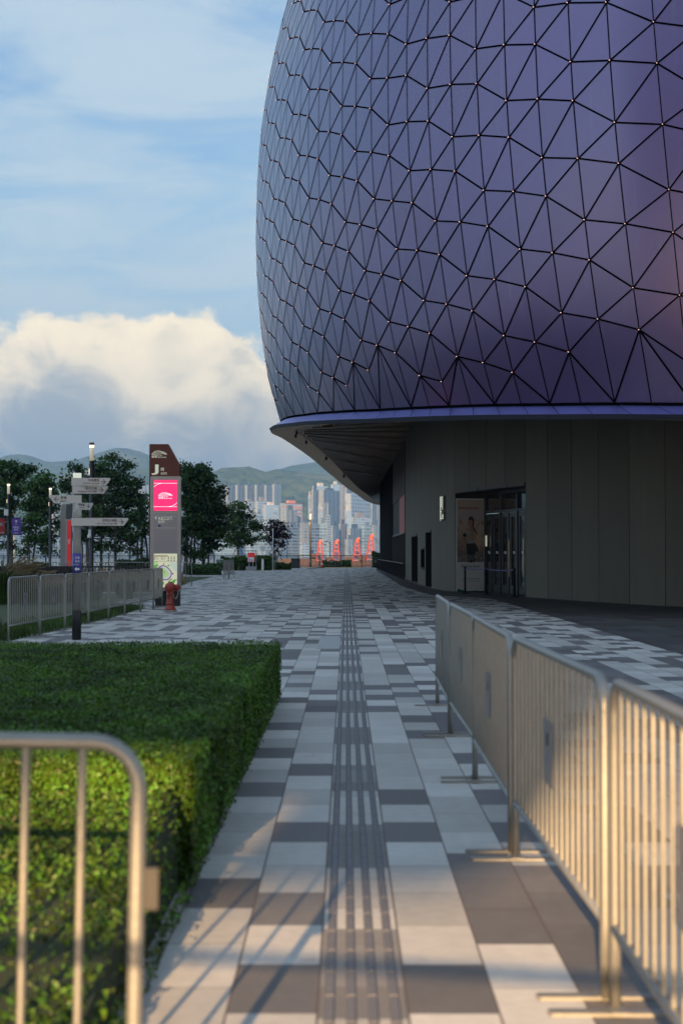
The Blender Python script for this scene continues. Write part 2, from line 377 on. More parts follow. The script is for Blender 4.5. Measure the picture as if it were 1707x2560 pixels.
def forest_mat():
    m = bpy.data.materials.new('forested_hill'); m.use_nodes = True
    t = NT(m.node_tree); b = t.n['Principled BSDF']
    tc = t.new('ShaderNodeTexCoord').outputs['Object']
    a = t.noise(tc, 0.004, 5, 0.6); c = t.noise(tc, 0.035, 5, 0.7)
    col = t.mix(t.step(c, 0.35, 0.65), (0.018, 0.042, 0.014), (0.095, 0.135, 0.045))
    col = t.mix(t.step(a, 0.55, 0.75), col, (0.14, 0.15, 0.07))
    t.put(b.inputs['Base Color'], col); b.inputs['Roughness'].default_value = 0.95; b.inputs['Specular IOR Level'].default_value = 0.1
    bp = t.new('ShaderNodeBump'); bp.inputs['Strength'].default_value = 1.0; bp.inputs['Distance'].default_value = 14
    t.put(bp.inputs['Height'], c); t.l.new(bp.outputs[0], b.inputs['Normal'])
    return m
M['forest'] = forest_mat()

# ------------------------------------------------------------------ geometry helpers
def at(px, py, Y):
    """world point at distance Y seen at photo pixel (px, py)"""
    d = Vector(((px - 853.5) / F, (1280 - py) / F, -1.0))
    d = cam.rotation_euler.to_matrix() @ d
    return EYE + d * (Y / d.y)
def gx(px, Y): return at(px, 1383, Y).x
def gz(py, Y): return at(853.5, py, Y).z

class MB:
    def __init__(s): s.v = []; s.f = []; s.m = []; s.uv = {}
    def quad(s, a, b, c, d, m=0, uv=None):
        i = len(s.v); s.v += [tuple(a), tuple(b), tuple(c), tuple(d)]; s.f.append((i, i + 1, i + 2, i + 3)); s.m.append(m)
        if uv: s.uv[len(s.f) - 1] = uv
    def poly(s, pts, m=0):
        i = len(s.v); s.v += [tuple(p) for p in pts]; s.f.append(tuple(range(i, i + len(pts)))); s.m.append(m)
    def prism(s, pts, vec, m=0):
        """closed extrusion of a planar polygon by vec"""
        vec = Vector(vec); n = len(pts); i = len(s.v)
        s.v += [tuple(p) for p in pts] + [tuple(Vector(p) + vec) for p in pts]
        s.f.append(tuple(range(i + n - 1, i - 1, -1))); s.m.append(m)
        s.f.append(tuple(range(i + n, i + 2 * n))); s.m.append(m)
        for k in range(n):
            s.f.append((i + k, i + (k + 1) % n, i + n + (k + 1) % n, i + n + k)); s.m.append(m)
    def box(s, x0, x1, y0, y1, z0, z1, m=0, bev=0.0):
        if bev:
            c = bev
            p = [(x0 + c, y0), (x1 - c, y0), (x1, y0 + c), (x1, y1 - c), (x1 - c, y1), (x0 + c, y1), (x0, y1 - c), (x0, y0 + c)]
        else: p = [(x0, y0), (x1, y0), (x1, y1), (x0, y1)]
        s.prism([(a, b, z0) for a, b in p], (0, 0, z1 - z0), m)
    def obox(s, o, ax, ay, az, m=0):
        """box from corner o with edge vectors"""
        o, ax, ay, az = map(Vector, (o, ax, ay, az)); s.prism([o, o + ax, o + ax + ay, o + ay], az, m)
    def tube(s, pts, r, n=8, m=0, cap=True):
        pts = [Vector(p) for p in pts]; rs = r if isinstance(r, (list, tuple)) else [r] * len(pts)
        rings = []
        up = None
        for k, p in enumerate(pts):
            t = (pts[min(k + 1, len(pts) - 1)] - pts[max(k - 1, 0)]).normalized()
            if up is None: up = t.orthogonal().normalized()
            else:
                up = up - t * up.dot(t)
                up = up.normalized() if up.length > 1e-6 else t.orthogonal().normalized()
            w = t.cross(up); i = len(s.v)
            for j in range(n):
                a = 2 * math.pi * j / n
                s.v.append(tuple(p + (up * math.cos(a) + w * math.sin(a)) * rs[k]))
            rings.append(i)
        for a, b in zip(rings, rings[1:]):
            for j in range(n):
                s.f.append((a + j, a + (j + 1) % n, b + (j + 1) % n, b + j)); s.m.append(m)
        if cap:
            s.f.append(tuple(rings[0] + j for j in range(n - 1, -1, -1))); s.m.append(m)
            s.f.append(tuple(rings[-1] + j for j in range(n))); s.m.append(m)
    def lathe(s, prof, c, n=20, m=0, axis='Z'):
        """prof: (radius, height) list round the axis through c"""
        cx, cy, cz = c; rings = []
        for r, h in prof:
            i = len(s.v)
            for j in range(n):
                a = 2 * math.pi * j / n; p, q = r * math.cos(a), r * math.sin(a)
                s.v.append((cx + p, cy + q, cz + h) if axis == 'Z' else ((cx + h, cy + p, cz + q) if axis == 'X' else (cx + p, cy + h, cz + q)))
            rings.append(i)
        for a, b in zip(rings, rings[1:]):
            for j in range(n):
                s.f.append((a + j, a + (j + 1) % n, b + (j + 1) % n, b + j)); s.m.append(m)
        s.f.append(tuple(rings[0] + j for j in range(n - 1, -1, -1))); s.m.append(m)
        s.f.append(tuple(rings[-1] + j for j in range(n))); s.m.append(m)
    def text(s, body, o, xa, ya, h, align='L', width=None, depth=0.0, m=0, bold=0.0, shear=0.0):
        """lettering of cap height h from point o (left / centre / right of its base line)"""
        c = bpy.data.curves.new('t', 'FONT'); c.body = body; c.resolution_u = 2; c.offset = bold; c.shear = shear; c.extrude = 0.0
        ob = bpy.data.objects.new('t', c); COL.objects.link(ob); bpy.context.view_layer.update()
        me = bpy.data.meshes.new_from_object(ob.evaluated_get(bpy.context.evaluated_depsgraph_get()))
        bpy.data.objects.remove(ob)
        xs = [v.co.x for v in me.vertices]; ys = [v.co.y for v in me.vertices]
        x0, x1, y0, y1 = min(xs), max(xs), min(ys), max(ys)
        k = h / (y1 - y0); kx = k if width is None else width / (x1 - x0)
        w = (x1 - x0) * kx; sh = {'L': 0, 'C': -w / 2, 'R': -w}[align]
        o, xa, ya = Vector(o), Vector(xa).normalized(), Vector(ya).normalized(); na = xa.cross(ya)
        i = len(s.v)
        for v in me.vertices: s.v.append(tuple(o + xa * ((v.co.x - x0) * kx + sh) + ya * ((v.co.y - y0) * k) + na * depth))
        for p in me.polygons: s.f.append(tuple(i + q for q in p.vertices)); s.m.append(m)
        bpy.data.meshes.remove(me)
    def build(s, name, mats, parent=None, smooth=False, **tags):
        me = bpy.data.meshes.new(name)
        off = parent_world(parent) if parent else Vector((0, 0, 0))
        me.from_pydata([tuple(Vector(v) - off) for v in s.v] if parent else s.v, [], s.f)
        for x in (mats if isinstance(mats, (list, tuple)) else [mats]): me.materials.append(x)
        if any(s.m): me.polygons.foreach_set('material_index', s.m)
        if smooth: me.polygons.foreach_set('use_smooth', [True] * len(me.polygons))
        if s.uv:
            ul = me.uv_layers.new(name='UVMap')
            for p in me.polygons:
                if p.index in s.uv:
                    for li, u in zip(p.loop_indices, s.uv[p.index]): ul.data[li].uv = u
        me.update()
        o = bpy.data.objects.new(name, me); COL.objects.link(o)
        if parent: o.parent = parent
        if tags: tag(o, **tags)
        return o

def parent_world(o):
    v = Vector((0, 0, 0))
    while o: v += Vector(o.location); o = o.parent
    return v
def tag(o, label=None, cat=None, group=None, kind=None):
    if label: o['label'] = label
    if cat: o['category'] = cat
    if group: o['group'] = group
    if kind: o['kind'] = kind
    return o
def thing(name, loc, label, cat, group=None):
    o = bpy.data.objects.new(name, None); COL.objects.link(o); o.location = loc; o.empty_display_size = 0.2
    return tag(o, label, cat, group)
def dup(root, loc, rotz=None, label=None, rx=None):
    r = root.copy(); COL.objects.link(r); r.location = loc
    if rotz is not None: r.rotation_euler = (0, rx or 0.0, rotz)
    if label: r['label'] = label
    for ch in [c for c in bpy.data.objects if c.parent == root]:
        c = ch.copy(); COL.objects.link(c); c.parent = r
        for g in [k for k in bpy.data.objects if k.parent == ch]:
            d = g.copy(); COL.objects.link(d); d.parent = c
    return r
def crom(pts, n=8, closed=False):
    """smooth curve through points (tuples of any size)"""
    out = []; N = len(pts)
    for i in range(N if closed else N - 1):
        g = lambda k: pts[k % N] if closed else pts[min(max(k, 0), N - 1)]
        p0, p1, p2, p3 = g(i - 1), g(i), g(i + 1), g(i + 2)
        for k in range(n):
            t = k / n
            out.append(tuple(0.5 * ((2 * b) + (c - a) * t + (2 * a - 5 * b + 4 * c - d) * t * t + (3 * b - a - 3 * c + d) * t ** 3) for a, b, c, d in zip(p0, p1, p2, p3)))
    if not closed: out.append(tuple(pts[-1]))
    return out
def lerp_table(tab, x):
    if x <= tab[0][0]: return tab[0][1]
    for (a, p), (b, q) in zip(tab, tab[1:]):
        if x <= b:
            k = (x - a) / (b - a); return p + (q - p) * k
    return tab[-1][1]
class Curve:
    def __init__(s, pts):
        s.p = [Vector(p) for p in pts]; s.d = [0.0]
        for a, b in zip(s.p, s.p[1:]): s.d.append(s.d[-1] + (b - a).to_2d().length)
        s.L = s.d[-1]
    def idx(s, t):
        lo, hi = 0, len(s.d) - 1
        while hi - lo > 1:
            m = (lo + hi) // 2
            if s.d[m] <= t: lo = m
            else: hi = m
        return lo
    def at(s, t):
        t = min(max(t, 0), s.L - 1e-6); i = s.idx(t); k = (t - s.d[i]) / max(1e-9, s.d[i + 1] - s.d[i])
        return s.p[i].lerp(s.p[i + 1], k)
    def tan(s, t, e=0.6):
        a, b = s.at(t - e), s.at(t + e); v = (b - a); v.z = 0; return v.normalized()
    def near(s, x, y):
        return min(range(len(s.p)), key=lambda i: (s.p[i].x - x) ** 2 + (s.p[i].y - y) ** 2)
    def t_of(s, x, y): return s.d[s.near(x, y)]

# ------------------------------------------------------------------ ground
def sheet(name, pts, z, m, kind='structure', **k):
    b = MB(); b.poly([(x, y, z) for x, y in pts]); return b.build(name, m, kind=kind, **k)
sheet('plaza_pavement', [(-90, -90), (90, -90), (90, 172), (-90, 172)], 0.0, M['paving'])
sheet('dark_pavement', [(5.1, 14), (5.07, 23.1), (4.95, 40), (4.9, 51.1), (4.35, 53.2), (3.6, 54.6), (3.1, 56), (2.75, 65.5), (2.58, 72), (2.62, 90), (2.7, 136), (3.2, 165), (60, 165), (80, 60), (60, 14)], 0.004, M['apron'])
b = MB()
for k in range(4):
    xc = X0 + 0.04 + k * 0.0735; y = 2.0
    while y < 26:
        b.prism([(xc - 0.019, y + 0.006, 0), (xc + 0.019, y + 0.006, 0), (xc + 0.012, y + 0.010, 0.007), (xc - 0.012, y + 0.010, 0.007)], (0, 0.292, 0)); y += 0.303
    b.prism([(xc - 0.019, 26, 0), (xc + 0.019, 26, 0), (xc + 0.012, 26, 0.007), (xc - 0.012, 26, 0.007)], (0, 119, 0))
b.build('tactile_path', M['ridge'], kind='structure')
b = MB(); b.box(-0.47, -0.11, 24.6, 28.4, -0.02, 0.006, 0, 0.01)
tag(b.build('access_cover', M['slab']), 'plain pale slab let into the paving left of the ridged strip', 'access cover')
b = MB(); b.box(-4.5, 1.9, 163.8, 164.05, 0, 0.05); b.build('yellow_kerb', M['yellow'], kind='structure')
b = MB(); b.poly([(-9000, 172.5, -6), (9000, 172.5, -6), (9000, 14000, -6), (-9000, 14000, -6)])
b.build('harbour_water', M['water'], kind='structure')
b = MB(); b.box(-90, 90, 172, 172.4, -6, 0.02); b.build('sea_wall', M['concrete_pad'], kind='structure')
sheet('lawn', [(-60, 20), (-5.95, 23.5), (-5.72, 30), (-5.55, 36), (-5.6, 42.5), (-7.2, 43.5), (-7.2, 58), (-60, 58)], 0.004, M['lawn'])
sheet('planting_soil', [(-60, 60.5), (-7.7, 60.5), (-8.6, 100), (-60, 100)], 0.006, M['lawn'])

# ------------------------------------------------------------------ stadium
stad = thing('stadium', (6, 60, 0), 'huge rounded stadium clad in shiny blue and purple triangular panels above a dark wall', 'stadium')
RING = [(80, 150, 5.2), (70, 90, 4.6), (52, 58, 4.0), (36, 41.5, 3.4), (25, 36, 3.25), (17, 33.9, 3.25), (12, 33.9, 3.3), (7.88, 35, 3.43), (6.28, 35.9, 3.53), (4.9, 37.2, 3.64), (3.71, 38.6, 3.76), (2.69, 40.1, 3.87), (1.77, 41.7, 3.98),
        (.95, 43.4, 4.09), (.24, 45.1, 4.22), (-.38, 46.8, 4.34), (-.91, 48.6, 4.47), (-1.37, 50.4, 4.58), (-1.75, 52.2, 4.7), (-2.07, 54, 4.81), (-2.31, 55.9, 4.9), (-2.5, 58.5, 5.05), (-2.53, 61, 5.15),
        (-2.28, 66.5, 5.32), (-1.55, 83, 5.58), (-.62, 106, 5.78), (1.15, 142, 5.98), (4.4, 184, 6.18), (14, 214, 6.2), (40, 226, 6.2), (68, 200, 5.8)]
RING = [(x, y, z + 1.53) for x, y, z in RING]
ring = Curve(crom(RING + RING[:1], 10))
OUT = [(-9, 0), (0, 0), (.9, .27), (1.95, .52), (3.5, .74), (5, .87), (6.2, .93), (7.4, .94), (9.6, .86), (11.3, .69), (13, .4), (14.7, 0), (16.4, -.46), (18, -1.05), (20, -2.0), (22, -3.3), (24, -5), (26, -7.2), (28, -10), (29.5, -13.5)]
OUTS = crom([(a, b) for a, b in OUT[1:]], 6)
def nrm(t):
    g = ring.tan(t); return Vector((g.y, -g.x, 0)) * -1.0 if False else Vector((-g.y, g.x, 0)) * -1.0
def outward(t):
    g = ring.tan(t); n = Vector((g.y, -g.x, 0)); c = Vector((38, 125, 0)); p = ring.at(t)
    return n if (p - c).dot(n) > 0 else -n
def S(t, v, lift=0.0):
    p = ring.at(t); n = outward(t)
    o = lerp_table(OUTS, v)
    return Vector((p.x, p.y, p.z + v)) + n * (o + lift)
T0 = ring.t_of(7.88, 35.0)            # where a V of the lattice meets the foot of the facade
# cladding
b = MB(); ts = []; t = 0.0
while t < ring.L:
    ts.append(t); t += 0.25 if T0 - 20 < t < T0 + 45 else 2.0
ts.append(ring.L - 1e-4)
vs = [i * 0.6 for i in range(0, 34)] + [20.4 + i for i in range(0, 10)]
grid = [[len(b.v) + j * len(vs) + i for i in range(len(vs))] for j in range(len(ts))]
for t in ts:
    for v in vs: b.v.append(tuple(S(t, v, -0.07)))
for j in range(len(ts) - 1):
    for i in range(len(vs) - 1):
        b.f.append((grid[j][i], grid[j + 1][i], grid[j + 1][i + 1], grid[j][i + 1])); b.m.append(0)
b.build('cladding_backing', M['dark'], stad, smooth=True)
b = MB(); topz = 36.5; b.poly([S(t, 29.0) for t in ts[:-1]]); b.build('roof', M['dark'], stad)
# lattice of joints between the triangular panels
CW = 0.925
DEL = [0.583, 0.18, 0.237]
def cum(n):
    q, r = divmod(n, 3); return q + sum(DEL[:r])
def tcol(i, v): return T0 + i * CW + 0.07 * v      # the joints lean towards the camera's right on the way down
def per(i): return 1.27 - 0.15 * min(1, max(0, i / 9.0))
NODES = {}
for i in range(-16, 49):
    for k in range(-90, 90):
        v = per(i) * (6.3 - cum(-i - k - 2) - 1.33333 * k)
        if 0.45 * per(i) < v < 19.5: NODES[(i, k)] = v
low = {}
for (i, k), v in NODES.items():
    if i not in low or v < NODES[(i, low[i])]: low[i] = k
edges = []
for (i, k), v in NODES.items():
    for j, q, w in ((i, k - 1, 0.012), (i + 1, k, 0.021), (i - 1, k - 1, 0.019)):
        if (j, q) in NODES: edges.append((tcol(i, v), v, tcol(j, NODES[(j, q)]), NODES[(j, q)], w))
for i, k in low.items():
    edges.append((tcol(i, 0), 0, tcol(i, NODES[(i, k)]), NODES[(i, k)], 0.012))
    if i % 2 == 0:
        for j in (i - 1, i + 1):
            if j in low: edges.append((tcol(i, 0), 0, tcol(j, NODES[(j, low[j])]), NODES[(j, low[j])], 0.022))
tris = []
def N3(c, k): return (tcol(c, NODES[(c, k)]), NODES[(c, k)])
for i in range(-15, 49):
    Lc, Rc = i, i - 1                    # the column to the left in the picture and its right neighbour
    if Lc not in low or Rc not in low: continue
    for k in range(-90, 90):
        a, b_, c, d = (Lc, k) in NODES, (Lc, k - 1) in NODES, (Rc, k) in NODES, (Rc, k - 1) in NODES
        if a and b_ and d: tris.append((N3(Lc, k), N3(Rc, k - 1), N3(Lc, k - 1)))
        if a and c and d: tris.append((N3(Lc, k), N3(Rc, k), N3(Rc, k - 1)))
        if (not a) and b_ and c and d: tris.append((N3(Lc, k - 1), N3(Rc, k), N3(Rc, k - 1)))
        if a and b_ and c and not d: tris.append((N3(Lc, k), N3(Rc, k), N3(Lc, k - 1)))
    e, o = (Lc, Rc) if Lc % 2 == 0 else (Rc, Lc)
    tris.append(((tcol(e, 0), 0.0), (tcol(o, 0), 0.0), N3(o, low[o]))); tris.append(((tcol(e, 0), 0.0), N3(o, low[o]), N3(e, low[e])))
b = MB(); cn = []
def SN(t, v):
    a = S(t + .15, v) - S(t - .15, v); c = S(t, v + .15) - S(t, max(0, v - .15)); n = a.cross(c).normalized()
    return n if n.dot(outward(t)) > 0 else -n
for tri in tris:
    P = [S(t, v, 0.0) for t, v in tri]; n0_ = SN(*tri[0])
    if (P[1] - P[0]).cross(P[2] - P[0]).dot(n0_) < 0: tri = (tri[0], tri[2], tri[1]); P = [P[0], P[2], P[1]]
    b.poly(P); fn = (P[1] - P[0]).cross(P[2] - P[0]).normalized()
    wob_ = Vector((rnd.gauss(0, .009), rnd.gauss(0, .009), rnd.gauss(0, .009)))
    cn += [tuple((SN(t, v) * .75 + fn * .25 + wob_).normalized()) for t, v in tri]
pan = b.build('triangular_panels', M['facade'], stad, smooth=True)
pan.data.normals_split_custom_set(cn)
b = MB()
for t1, v1, t2, v2, w in edges:
    P = [S(t1, v1, 0.012), S(t2, v2, 0.012)]     # straight along the edges of the flat panels
    for p, q in zip(P, P[1:]):
        d = (q - p).normalized(); nn = outward((t1 + t2) / 2); sd_ = d.cross(nn).normalized() * w
        b.quad(p - sd_, p + sd_, q + sd_, q - sd_)
b.build('panel_joints', M['mullion'], stad)
# a small lamp in every knot of the lattice: the 100 largest in view singly, the rest as one
knots = []
for (i, k), v in NODES.items():
    p = S(tcol(i, v), v, 0.03)
    if p.x / p.y > -0.07 and -12 < i < 40 and (p - EYE).dot(outward(tcol(i, v))) < 0 and v < 14: knots.append(((p - EYE).length, p, outward(tcol(i, v))))
knots.sort(key=lambda q: q[0])
def lamp_mesh(b, p, n, r=0.011):
    up = Vector((0, 0, 1)); s_ = n.cross(up).normalized(); u = s_.cross(n)
    pts = [p + (s_ * math.cos(a) + u * math.sin(a)) * r for a in [math.pi * q / 4 for q in range(8)]]
    b.prism(pts, n * 0.02)
inview = [q for q in knots if 0.0 < q[1].x / q[1].y < 0.23 and q[1].z < 1.53 + 0.37 * q[1].y][:100]
ids = set(id(q) for q in inview)
for q in inview:
    b = MB(); lamp_mesh(b, q[1], q[2]); b.build('knot_lamp', M['node'], stad)
b = MB()
for q in knots:
    if id(q) not in ids: lamp_mesh(b, q[1], q[2])
b.build('far_knot_lamps', M['node'], stad, kind='stuff')
# eave: dark gap, sloping metal brim, fascia, underside band
ET = []; t = 0.0
while t < ring.L: ET.append(t); t += 0.45 if T0 - 25 < t < T0 + 60 else 3.0
ET.append(ring.L - 1e-4)
def strip(name, prof_a, prof_b, m, step=1, uvs=False, joints=None):
    b = MB()
    for t1, t2 in zip(ET, ET[1:]):
        q = []
        for t, (o, z) in ((t1, prof_a), (t2, prof_a), (t2, prof_b), (t1, prof_b)):
            p = ring.at(t) + outward(t) * o; q.append((p.x, p.y, p.z + z))
        b.quad(*q)
    return b.build(name, m, stad, smooth=True)
strip('drip_gap', (0.012, 0.0), (0.012, -0.07), M['mullion'])
strip('eave_brim', (0.0, -0.07), (0.42, -0.30), M['eave_blue'])
strip('fascia', (0.42, -0.30), (0.36, -0.42), M['eave_dark'])
strip('eave_band', (0.36, -0.42), (-0.55, -0.36), M['eave_band'])
b = MB(); k = 0
t = T0 - 24
while t < T0 + 40:                       # joints of the brim sheets, laid askew
    pa = ring.at(t) + outward(t) * 0.02 + Vector((0, 0, -0.075)); pb = ring.at(t - 0.5) + outward(t - 0.5) * 0.42 + Vector((0, 0, -0.295))
    n = outward(t); up = Vector((0, 0, 0.004)) + n * 0.003; d = ring.tan(t) * 0.008
    b.quad(pa - d + up, pa + d + up, pb + d + up, pb - d + up)
    pa = ring.at(t) + outward(t) * 0.35 + Vector((0, 0, -0.424)); pb = ring.at(t) - outward(t) * 0.54 + Vector((0, 0, -0.364))
    up = Vector((0, 0, -0.004)); b.quad(pa - d + up, pa + d + up, pb + d + up, pb - d + up)
    t += 0.92
b.build('sheet_joints', M['mullion'], stad)

# wall under the eave
WP = [(60, 62), (40, 52), (24, 44.5), (15, 41.2), (11.6, 41.2), (9.47, 43.2), (7.8, 47.4), (6.17, 52.9), (4.98, 57.0), (4.25, 60), (3.93, 63.2), (3.68, 68), (3.58, 77), (3.58, 93), (3.53, 115), (3.45, 140), (3.45, 157), (4.3, 166), (8, 178), (16, 190), (30, 196)]
wall = Curve(crom([(x, y, 0) for x, y in WP], 12))
WTOP = 8.4
def wn(t):
    g = wall.tan(t, 0.3); n = Vector((g.y, -g.x, 0)); return n if n.dot(Vector((20, 100, 0)) - wall.at(t)) < 0 else -n
def wt(y): # arc position of the wall at distance y (on the part seen)
    return min((abs(p.y - y), d) for p, d in zip(wall.p, wall.d) if 3 < p.x < 11)[1]
tA, tB = wt(52.9), wt(60.0)              # gate recess
d1a, d1b = wt(66.9), wt(70.6)            # first dark doorway
wA, wB = wt(71.4), wt(74.6)              # hatch
d2a, d2b = wt(77.4), wt(84.0)            # second dark doorway
tG0, tG1, tEnd = wt(93), wt(115), wt(157)
cuts = [0.0]
def fill(a, b_, w):
    n = max(1, round((b_ - a) / w)); return [a + (b_ - a) * k / n for k in range(1, n + 1)]
marks = [tA, tB, d1a, d1b, wA, wB, d2a, d2b, tG0]
for m_ in marks: cuts += fill(cuts[-1], m_, 1.9)
b = MB(); GAP = 0.016
def wallpanel(b, a, c, z0, z1, th=0.16, m=0):
    n = max(1, int((c - a) / 0.6)); a += GAP; c -= GAP
    out_ = [wall.at(a + (c - a) * k / n) for k in range(n + 1)]; inn = [wall.at(a + (c - a) * k / n) - wn(a + (c - a) * k / n) * th for k in range(n + 1)]
    b.prism([(p.x, p.y, z0) for p in out_] + [(p.x, p.y, z0) for p in reversed(inn)], (0, 0, z1 - z0), m)
def opening(a, c):
    mid = (a + c) / 2
    for lo, hi, z0, z1 in ((tA, tB, 0, 3.9), (d1a, d1b, 0, 2.55), (wA, wB, 0.85, 1.72), (d2a, d2b, 0, 2.5)):
        if lo < mid < hi: return z0, z1
    return None
for a, c in zip(cuts, cuts[1:]):
    o = opening(a, c)
    if o is None: wallpanel(b, a, c, 0.03, WTOP)
    else:
        wallpanel(b, a, c, o[1], WTOP)
        if o[0] > 0: wallpanel(b, a, c, 0.03, o[0])
b.build('concrete_wall', M['concrete'], stad)
b = MB()
n = 60
for lo, hi, z0 in ((0, tA - 0.02, 0), (tA - 0.02, tB + 0.02, 3.95), (tB + 0.02, d1a - 0.02, 0), (d1a - 0.02, d1b + 0.02, 2.6), (d1b + 0.02, d2a - 0.02, 0), (d2a - 0.02, d2b + 0.02, 2.55), (d2b + 0.02, tG0, 0)):
    n = max(2, int((hi - lo) / 0.8))
    for k in range(n):
        t1, t2 = lo + (hi - lo) * k / n, lo + (hi - lo) * (k + 1) / n
        p, q = wall.at(t1) - wn(t1) * 0.10, wall.at(t2) - wn(t2) * 0.10
        b.quad((p.x, p.y, z0), (q.x, q.y, z0), (q.x, q.y, WTOP), (p.x, p.y, WTOP))
b.build('wall_backing', M['mullion'], stad)
def along(t, inset=0.0, z=0.0):
    p = wall.at(t) - wn(t) * inset; return Vector((p.x, p.y, z))
def niche(name, a, c, z0, z1, depth):
    b = MB(); A0, A1, B0, B1 = along(a, 0.01, z0), along(c, 0.01, z0), along(a, depth, z0), along(c, depth, z0); h = Vector((0, 0, z1 - z0))
    b.quad(B0, B1, B1 + h, B0 + h); b.quad(A0, B0, B0 + h, A0 + h); b.quad(A1, B1, B1 + h, A1 + h); b.quad(A0 + h, A1 + h, B1 + h, B0 + h)
    if z0 > 0: b.quad(A0, A1, B1, B0)
    return b.build(name, M['void'], stad)
for a, c, z1 in ((d1a + .03, d1b - .03, 2.5), (d2a + .03, d2b - .03, 2.45)):
    o = niche('dark_doorway', a, c, 0.0, z1, 1.4)
    b = MB(); p, q = along(a, -0.05, z1 - .04), along(c, -0.05, z1 - .04); pi, qi = along(a, 0.12, z1 - .04), along(c, 0.12, z1 - .04)
    b.prism([p, q, qi, pi], (0, 0, 0.09)); fr = b.build('lintel', M['ledge'], o); 
o = niche('hatch', wA + .03, wB - .03, 0.87, 1.70, 0.5)
b = MB()
for z in (0.80, 1.70): b.prism([along(wA - .15, -0.12, z), along(wB, -0.12, z), along(wB, 0.1, z), along(wA - .15, 0.1, z)], (0, 0, 0.06))
b.build('sill', M['ledge'], o)
b = MB()
for k in range(5): p = along(wA + .5 + k * .35, 0.3, 1.05); b.box(p.x - .02, p.x + .02, p.y - .05, p.y + .05, 1.1, 1.42)
b.build('counter_fittings', M['plate_pale'], o)
# plinth kerb
b = MB()
ks = [tA - 24 + k * 0.9 for k in range(int((tEnd - tA + 24) / 0.9))]
for t1, t2 in zip(ks, ks[1:]):
    if tA - .5 < t1 < tB + .2: continue
    b.quad(along(t1, -0.14, 0.012), along(t2, -0.14, 0.012), along(t2, 0.0, 0.03), along(t1, 0.0, 0.03))
b.build('plinth', M['ledge'], stad)

# dark stretch at the far end: glazing, red boards, black cladding
def curtain(name, t1, t2, z0, z1, m, nseg, out_=0.0, pitch=None):
    b = MB()
    for k in range(nseg):
        a, c = t1 + (t2 - t1) * k / nseg, t1 + (t2 - t1) * (k + 1) / nseg
        b.quad(along(a, -out_, z0), along(c, -out_, z0), along(c, -out_, z1), along(a, -out_, z1))
    return b.build(name, m, stad)
g = curtain('shop_window', tG0, tG1, 0.03, 2.74, M['glass'], 10)
M['tint'] = mat('tinted_panel', (.012, .016, .016), .5, 0, spec=.06)
g2 = curtain('upper_window', wt(102.5), tG1, 2.84, 5.1, M['tint'], 8)
b = MB()
for k in range(11):
    t = tG0 + (tG1 - tG0) * k / 10; p = along(t, -0.04, 0.03); b.box(p.x - .05, p.x + .05, p.y - .06, p.y + .06, 0.03, 2.74)
b.prism([along(tG0, -0.06, 2.74), along(tG1, -0.06, 2.74), along(tG1, 0.1, 2.74), along(tG0, 0.1, 2.74)], (0, 0, 0.10))
b.build('window_bars', M['dark'], g)
M['red_boards'] = mat('red_boards', (0.40, 0.085, 0.075), 0.5, 0, 0.3, 1.5, streak=(1, 3, 0.15))
b = MB(); n = 14
for k in range(n):
    a, c = tG0 + (wt(102.5) - tG0) * k / n, tG0 + (wt(102.5) - tG0) * (k + 1) / n
    b.prism([along(a + .02, -0.05, 2.84), along(c - .02, -0.05, 2.84), along(c - .02, 0.05, 2.84), along(a + .02, 0.05, 2.84)], (0, 0, 2.26))
b.build('red_boards', M['red_boards'], stad)
M['bronze'] = mat('bronze_sheet', (0.07, 0.05, 0.038), 0.6, 0.1, 0.2, 1.0, spec=.12)
b = MB(); n = 8
for k in range(n):
    a, c = tG0 + (tG1 - tG0) * k / n, tG0 + (tG1 - tG0) * (k + 1) / n
    for z0, z1 in ((5.14, 6.7), (6.74, WTOP)):
        b.prism([along(a + .02, -0.03, z0), along(c - .02, -0.03, z0), along(c - .02, 0.08, z0), along(a + .02, 0.08, z0)], (0, 0, z1 - z0))
b.build('upper_sheets', M['bronze'], stad)
b = MB(); n = 16; tX = wall.t_of(16, 190)
for k in range(n):
    a, c = tG1 + (tX - tG1) * k / n, tG1 + (tX - tG1) * (k + 1) / n
    b.prism([along(a + .02, -0.02, 0.03), along(c - .02, -0.02, 0.03), along(c - .02, 0.1, 0.03), along(a + .02, 0.1, 0.03)], (0, 0, WTOP))
b.build('black_cladding', mat('black_cladding', (.008, .008, .009), .9, 0, spec=.02), stad)
# soffit: long slats fanning from the eave to the head of the wall
PAIR = [((36, 41.5), (60, 62)), ((25, 36), (40, 52)), ((17, 33.9), (24, 44.5)), ((12, 33.9), (15, 41.2)), ((7.88, 35), (9.47, 43.2)), ((4.9, 37.2), (7.4, 48.5)), ((2.69, 40.1), (5.6, 55)), ((0.95, 43.4), (4.25, 60)), ((-0.38, 46.8), (3.8, 66)), ((-1.37, 50.4), (3.6, 73)),
        ((-2.07, 54), (3.58, 79)), ((-2.5, 58.5), (3.58, 86)), ((-2.53, 61), (3.57, 94)), ((-2.28, 66.5), (3.53, 106)), ((-1.55, 83), (3.48, 128)), ((-.62, 106), (3.45, 145)), ((1.15, 142), (3.5, 158)), ((4.4, 184), (8, 178)), ((14, 214), (16, 190)), ((40, 226), (30, 196))]
PT = [(ring.t_of(*a), wall.t_of(*c)) for a, c in PAIR]
b = MB(); NS = 12; NV = 6
rows = []; uacc = 0.0; prev = None
